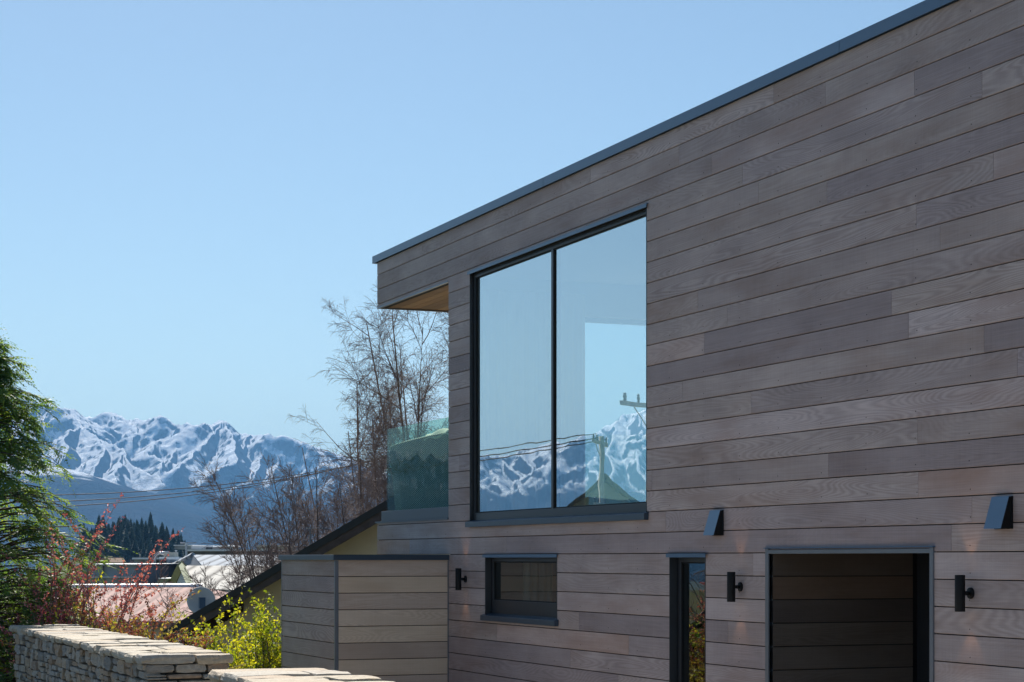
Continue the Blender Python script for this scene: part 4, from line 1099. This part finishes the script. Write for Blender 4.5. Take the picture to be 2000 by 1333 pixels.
M['whitetrim'] = simple('white_fascia', (.72, .73, .74), .5, .4, 0, .04)
M['galv'] = simple('galvanised_duct', (.50, .52, .55), .3, .5, .6, .1)
M['darkglass'] = simple('dark_town_glass', (.02, .025, .03), .1, .6)
M['paleblue'] = simple('pale_weatherboard', (.50, .53, .54), .7)
M['greentrim'] = simple('faded_green_trim', (.28, .30, .17), .7)
def roofquad(tl, tr, br, bl, th=.12):
    """a roof plane as a slab: corners are (px, py, depth)"""
    A = [W(*tl), W(*tr), W(*br), W(*bl)]; b = MB(); n = (A[1] - A[0]).cross(A[3] - A[0]).normalized()
    if n.z < 0: n = -n
    B = [p - n * th for p in A]
    return b.add(A + B, [(0, 1, 2, 3), (7, 6, 5, 4), (0, 4, 5, 1), (1, 5, 6, 2), (2, 6, 7, 3), (3, 7, 4, 0)])
# pink roofed building
t, p = thing('pink_roofed_house', 280, 42, 'long low building with a faded pink corrugated roof behind the shrubs', 'building')
put(roofquad((120, 1148, 46), (395, 1146, 46), (520, 1212, 40), (-20, 1216, 40)), 'roof', M['pinkroof'], t, p)
put(roofquad((395, 1146.5, 46), (470, 1163, 45.5), (560, 1200, 44), (520, 1212, 40)), 'roof', M['pinkroof'], t, p)
put(MB().tube([W(118, 1147, 46), W(395, 1145.5, 46)], .07, 8), 'ridge_cap', M['whitetrim'], t, p)
put(cbox(MB(), 0, 515, 1216, 1330, 40.4, 6), 'wall', M['cream'], t, p)
# white roofed gable house in front
t, p = thing('white_roofed_house', 430, 60, 'gabled house with a sunlit white ribbed metal roof crossed by bare twigs', 'house')
put(roofquad((356, 1105, 62), (640, 1105, 62), (670, 1160, 55), (375.5, 1149.5, 55)), 'roof', M['whiteroof'], t, p)
put(roofquad((356, 1105.5, 62), (640, 1105.5, 62), (600, 1150, 69), (336, 1148, 69)), 'roof', M['whiteroof'], t, p)
put(MB().add([W(357, 1107, 61.6), W(376, 1151, 55.3), W(376, 1260, 55.3), W(336, 1260, 68.7), W(337, 1150, 68.7), ], [(0, 1, 2, 3, 4)]), 'gable_wall', M['paleblue'], t, p)
put(MB().tube([W(355, 1105, 61.8), W(375, 1151, 54.9)], .10, 4), 'bargeboard', M['greentrim'], t, p)
put(MB().tube([W(355, 1105, 61.8), W(333, 1150, 69)], .16, 4), 'bargeboard', M['greentrim'], t, p)
put(cbox(MB(), 378, 670, 1155, 1260, 55.4, 7), 'wall', M['paleblue'], t, p)
# second gable behind
t, p = thing('grey_gabled_building', 420, 85, 'building with a dark gable and pale galvanised roof behind the white roofed house', 'building')
put(roofquad((377, 1084, 86), (640, 1084, 86), (660, 1112, 78), (398, 1109, 78)), 'roof', M['blueroof'], t, p)
put(roofquad((377, 1084.4, 86), (640, 1084.4, 86), (560, 1108, 98), (326, 1110, 98)), 'roof', M['blueroof'], t, p)
put(MB().add([W(377, 1085.5, 85.8), W(397, 1111, 78.4), W(397, 1240, 78.4), W(326, 1240, 97.5), W(328, 1111, 97.5)], [(0, 1, 2, 3, 4)]), 'gable_wall', M['darkwall'], t, p)
put(MB().tube([W(377, 1084, 85.7), W(326, 1110.5, 97.5)], .12, 4), 'bargeboard', M['blueroof'], t, p)
put(cbox(MB(), 398, 660, 1110, 1240, 78.6, 8), 'wall', M['darkwall'], t, p)
# long low flat building behind
t, p = thing('long_flat_building', 480, 120, 'long flat roofed grey building with a white roof edge behind the gables', 'building')
put(cbox(MB(), 366, 700, 1077, 1200, 122, 14), 'wall', M['darkwall'], t, p)
put(cbox(MB(), 362, 702, 1073.6, 1077, 121.6, 15), 'roof', M['whitetrim'], t, p)
t, p = thing('rooftop_plant_room', 390, 128, 'grey upper plant room block with a pale cap on the long flat building', 'plant room')
put(cbox(MB(), 341, 374, 1066.5, 1073.2, 124, 8), 'wall', M['greywall'], t, p); put(cbox(MB(), 339, 376, 1064.5, 1066.5, 123.8, 8.4), 'roof', M['whitetrim'], t, p)
t, p = thing('upper_roof_block', 420, 130, 'low upper block with a bright white roof edge above the long flat building', 'building')
put(cbox(MB(), 378, 415, 1069, 1073.2, 130, 8), 'wall', M['darkwall'], t, p); put(cbox(MB(), 364, 416, 1065.4, 1069, 129.8, 9), 'roof', M['whitetrim'], t, p)
for x0_, x1_, lab in ((430, 447, 'pale pitched cabin roof peeking over the long flat building'), (500, 560, 'far white roof strip behind the twigs of the leaning trees')):
    t, p = thing('far_house', x0_, 170, lab, 'house')
    put(cbox(MB(), x0_, x1_, 1068, 1090, 170, 6), 'wall', M['paleblue'], t, p)
    put(cpoly(MB(), [(x0_ - 2, 1068), (x0_ + 3, 1064.5), (x1_ - 3, 1064.5), (x1_ + 2, 1068)], 169.5, 7), 'roof', M['whitetrim'], t, p)
# chimney stacks / vent pipes standing on it
for px, py0_, py1_, ww, lab in ((364, 1062, 1090, 3.4, 'grey flue stack rising in front of the long flat building'), (344, 1075, 1100, 2.4, 'thin steel post left of the grey flue stack')):
    t, p = thing('flue_stack', px, 100, lab, 'flue')
    put(MB().tube([W(px, py1_ + 30, 100), W(px, py0_ + 2, 100)], ww * 100 / FPX / 1.6, 10), 'pipe', M['greywall'], t, p)
    put(MB().tube([W(px, py0_ + 2, 100), W(px, py0_, 100)], ww * 100 / FPX / 1.0, 10), 'cap', M['galv'], t, p)
t, p = thing('roof_antenna', 366, 100, 'thin horizontal antenna bar above the flue stack', 'aerial')
put(MB().tube([W(352, 1060.5, 100), W(383, 1060.5, 100)], .03, 5), 'boom', M['galv'], t, p); put(MB().tube([W(364, 1062, 100), W(364, 1060, 100)], .03, 5), 'mast', M['galv'], t, p)
# industrial building with duct
t, p = thing('industrial_building', 300, 90, 'grey industrial building with dark bays and a flat pale roof behind the red buds', 'industrial building')
put(cbox(MB(), 262, 345, 1093, 1200, 96, 12), 'wall', M['greywall'], t, p)
put(cbox(MB(), 258, 322, 1089.5, 1093, 95.5, 13), 'roof', M['whitetrim'], t, p)
for x0_, x1_, y0_, y1_ in ((272, 281, 1102, 1120), (290, 299, 1099, 1120), (315, 324, 1096, 1130), (333, 342, 1100, 1134)):
    w_ = put(cbox(MB(), x0_, x1_, y0_, y1_, 95.9, .05), 'window', M['darkglass'], t, p)
for px in (284, 303, 311, 327):
    put(cbox(MB(), px, px + 1.6, 1093, 1150, 95.6, .35), 'column', M['greywall'], t, p)
put(cbox(MB(), 306, 345, 1118, 1119.4, 95.4, .3), 'rail', M['galv'], t, p)
t, p = thing('extraction_duct', 306, 93, 'curved silver extraction duct beside the industrial building', 'duct')
pts = [W(301.5, 1150, 92), W(301.5, 1098, 92)] + [W(301.5 + 12 * (1 - math.cos(a)), 1098 - 17 * math.sin(a), 92) for a in [i * math.pi / 16 for i in range(1, 9)]] + [W(330, 1081, 92)]
put(MB().tube(pts, .085, 12), 'pipe', M['galv'], t, p, True)
t, p = thing('filter_housing', 330, 93, 'beige filter box at the top end of the silver duct', 'filter box')
put(cbox(MB(), 320, 341, 1079, 1088, 91.5, 1.0), 'body', simple('beige_cladding', (.48, .45, .38), .7), t, p)
put(cbox(MB(), 311, 341, 1088.1, 1091.4, 91.3, 1.2), 'base', M['whitetrim'], t, p)
t, p = thing('flat_grey_shed', 210, 80, 'long plain grey flat roofed shed with a white top edge behind the red shrub', 'shed')
put(cbox(MB(), 150, 268, 1104, 1200, 80, 10), 'wall', M['greywall'], t, p); put(cbox(MB(), 148, 270, 1102, 1104, 79.7, 10.6), 'roof', M['whitetrim'], t, p)
put(cbox(MB(), 201, 203, 1106, 1121, 79.9, .05), 'downpipe', M['darkglass'], t, p)
put(cbox(MB(), 150, 268, 1127, 1128.5, 79.6, .3), 'lower_gutter', M['galv'], t, p)
t, p = thing('orange_roofed_house', 205, 140, 'small far house with an orange brown roof above the grey shed', 'house')
put(cpoly(MB(), [(188, 1099), (200, 1090), (208, 1090), (214, 1099)], 140, 6), 'roof', simple('terracotta_roof', (.42, .26, .16), .7), t, p)
put(cbox(MB(), 190, 213, 1099, 1112, 140.3, 5), 'wall', M['paleblue'], t, p)
t, p = thing('green_roofed_shed', 318, 60, 'small shed with a pale green gable roof in front of the silver duct', 'shed')
put(cpoly(MB(), [(298, 1148), (311, 1131), (326, 1131), (326, 1148)], 66, 4), 'roof', simple('pale_green_roof', (.28, .34, .24), .6), t, p)
put(cbox(MB(), 301, 326, 1148, 1200, 66.2, 3.6), 'wall', M['greywall'], t, p)
put(cbox(MB(), 309, 327, 1129.8, 1131.2, 65.8, 4.3), 'ridge_cap', M['whitetrim'], t, p)

# ================================================================ power poles and lines
M['polewood'] = simple('grey_power_pole_wood', (.30, .28, .24), .85, .2, 0, .25, 5)
M['insul'] = simple('dark_insulator', (.05, .05, .06), .3)
def pole(loc, H, ang, label, arms):
    t = empty('power_pole', loc, ang, label, 'power pole'); 
    MB().tube([(0, 0, 0), (0, 0, H)], [.15, .10], 12).build('post', M['polewood'], t, True)
    for (z, hw) in arms:
        a = MB().box(-hw, hw, -.12, -.02, z - .06, z + .06).build('crossarm', M['polewood'], t)
        for x in (-hw * .9, -hw * .35, hw * .35, hw * .9):
            MB().lathe([(0, 0), (.05, .02), (.03, .07), (.055, .11), (.03, .16), (.045, .2), (0, .24)], (x, -.07, z + .06), 10).build('insulator', M['insul'], a, True)
        for sg in (-1, 1): MB().tube([(sg * hw * .55, -.07, z - .05), (0, -.07, z - .6)], .018, 5).build('brace', M['polewood'], t)
    return t
PA = Vector((-17.2, 69., float(gz(-17.2, 69)))); PB = Vector((41.5, 112., float(gz(41.5, 112))))
dirw = (PB - PA); dirw.z = 0; angw = math.atan2(dirw.y, dirw.x) + math.pi / 2
HA = 7.1 - PA.z; HB = 9.6 - PB.z
pole(PA, HA, angw, 'wooden power pole with crossarms beyond the road, mirrored in the big window', [(HA - .25, 1.35), (HA - 2.7, 1.1)])
pole(PB, HB, angw, 'wooden power pole beyond the birches carrying the power lines', [(HB - .25, 1.0)])
qc = W(1262, 1091, 52); PC = Vector((2 * DF - qc.x, qc.y, 0)); PC.z = float(gz(PC.x, PC.y)); HC = 6.6 - PC.z
pole(PC, HC, angw + .5, 'nearer wooden power pole at the roadside, mirrored high in the big window', [(HC - .2, 1.1)])
M['wire'] = simple('black_cable', (.012, .013, .016), .5)
sid = Vector((math.cos(angw), math.sin(angw), 0))
for off, sag, dz, lab in ((-.9, 3.25, .0, 'upper power line strung across the mountains'), (.0, 3.5, -.1, 'middle power line strung across the mountains'), (.9, 3.75, -.12, 'lower power line strung across the mountains')):
    A = PA + sid * off + Vector((0, 0, HA + .05 + dz)); B_ = PB + sid * off + Vector((0, 0, HB + .05 + dz * .2))
    mb = MB(); mb.tube([A.lerp(B_, i / 40) - Vector((0, 0, 4 * sag * (i / 40) * (1 - i / 40))) for i in range(41)], .021, 5)
    tag(mb.build('power_line', M['wire'], None, True), lab, 'power line', 'power lines across the valley')

# ================================================================ things across the road, seen mirrored in the glass
M['slateroof'] = simple('dark_slate_roof', (.025, .027, .03), .95, .05)
M['greyboard'] = simple('grey_green_weatherboard', (.12, .14, .13), .75)
M['tanstone'] = M['stone']
def gable_house(x0, x1, y0, y1, eave, ridge, label, wallm, roofm, gable):
    zb = float(gz((x0 + x1) / 2, (y0 + y1) / 2)) - .5; o_ = ((x0 + x1) / 2, (y0 + y1) / 2, zb)
    t = empty('gabled_house', o_, 0, label, 'house'); xm = (x0 + x1) / 2; ym = (y0 + y1) / 2
    def pt(mb, name, mat, par=None):
        mb.v = [(a - o_[0], b - o_[1], c - o_[2]) for a, b, c in mb.v]; return mb.build(name, mat, par or t)
    if gable == 'x':     # gable ends face +-x, ridge runs along x
        pt(MB().prism([(y0, zb), (y1, zb), (y1, eave), (ym, ridge - .12), (y0, eave)], 'x', x0, x1), 'wall', wallm)
        pt(MB().prism([(y0 - .4, eave - .3), (ym, ridge), (y1 + .4, eave - .3), (y1 + .4, eave - .12), (ym, ridge + .2), (y0 - .4, eave - .12)], 'x', x0 - .4, x1 + .4), 'roof', roofm)
        for yy in (ym - (y1 - y0) * .22, ym + (y1 - y0) * .22):
            wn = pt(MB().box(x1, x1 + .06, yy - .55, yy + .55, eave - 1.7, eave - .35), 'window', M['whitetrim'])
            g = MB()
            for a in (0, 1):
                for b_ in (0, 1): g.box(x1 + .061, x1 + .07, yy - .48 + a * .5, yy - .04 + a * .5, eave - 1.62 + b_ * .62, eave - 1.06 + b_ * .62)
            pt(g, 'pane', M['darkglass'], wn)
    else:
        pt(MB().prism([(x0, zb), (x1, zb), (x1, eave), (xm, ridge - .12), (x0, eave)], 'y', y0, y1), 'wall', wallm)
        pt(MB().prism([(x0 - .35, eave - .3), (xm, ridge), (x1 + .35, eave - .3), (x1 + .35, eave - .12), (xm, ridge + .2), (x0 - .35, eave - .12)], 'y', y0 - .5, y1 + .4), 'roof', roofm)
        for xx in (x0 + 1.2, xm, x1 - 1.2):
            wn = pt(MB().box(xx - .35, xx + .35, y0 - .06, y0, eave - 2.4, eave - .5), 'window', M['whitetrim'])
            pt(MB().box(xx - .28, xx + .28, y0 - .07, y0 - .061, eave - 2.3, eave - .6), 'pane', M['darkglass'], wn)
    return t
q_ = W(1222, 1091, 84); hx = 2 * DF - q_.x
gh = gable_house(hx - 1.8, hx + 1.8, q_.y, q_.y + 4.5, 4.3, 5.7, 'grey green weatherboard house with a dark slate gable across the road', M['greyboard'], M['slateroof'], 'y')
gh.rotation_euler.z = math.atan2(2 * DF - hx, q_.y)
gable_house(-6.2, -1.3, 25.5, 31.0, .6, 2.05, 'low stone gabled cottage with white casement windows across the road', M['stone'], M['slateroof'], 'x')
R5 = random.Random(77)
bare_tree(R5, (-6.0, 38, float(gz(-6, 38))), [ST(0, 0, .1, 1.0), ST(.2, 0, -.1, .9)], 7.4, .8, 'roadside_tree', 'bare roadside tree left of the picture, mirrored in the big window', dens=.9, droop=.1, tw=.006)
bare_tree(R5, (-3.9, 43, float(gz(-3.9, 43))), [ST(0, 0, .2, 1.0), ST(.2, 0, -.2, .9), ST(0, .2, 0, .9)], 5.2, .8, 'roadside_tree', 'low spreading bare tree left of the picture, mirrored at the foot of the big window', dens=.9, droop=.05, tw=.006)
shrub((-2.6, 36, float(gz(-2.6, 36))), 'dark evergreen bush left of the picture, mirrored low in the big window', 'evergreen_bush', 'shrub', R5, 50, 3.6, 1, 'thuja', 30, .09, (0, .35), .05)
# ---------------------------------------------------------------- haze
HTOP = float(Zm.max()) + 12
m = N('valley_haze'); m.t.nodes.remove(m.b)
pv = m.n('ShaderNodeVolumePrincipled'); pv.inputs['Color'].default_value = (.23, .55, 1.0, 1); pv.inputs['Density'].default_value = HAZE
pv.inputs['Anisotropy'].default_value = 0
m.l(pv.outputs[0], m.out.inputs['Volume'])
tag(MB().box(-11800, 11800, -11800, 11800, -75, HTOP).build('haze', m.m), kind='stuff')
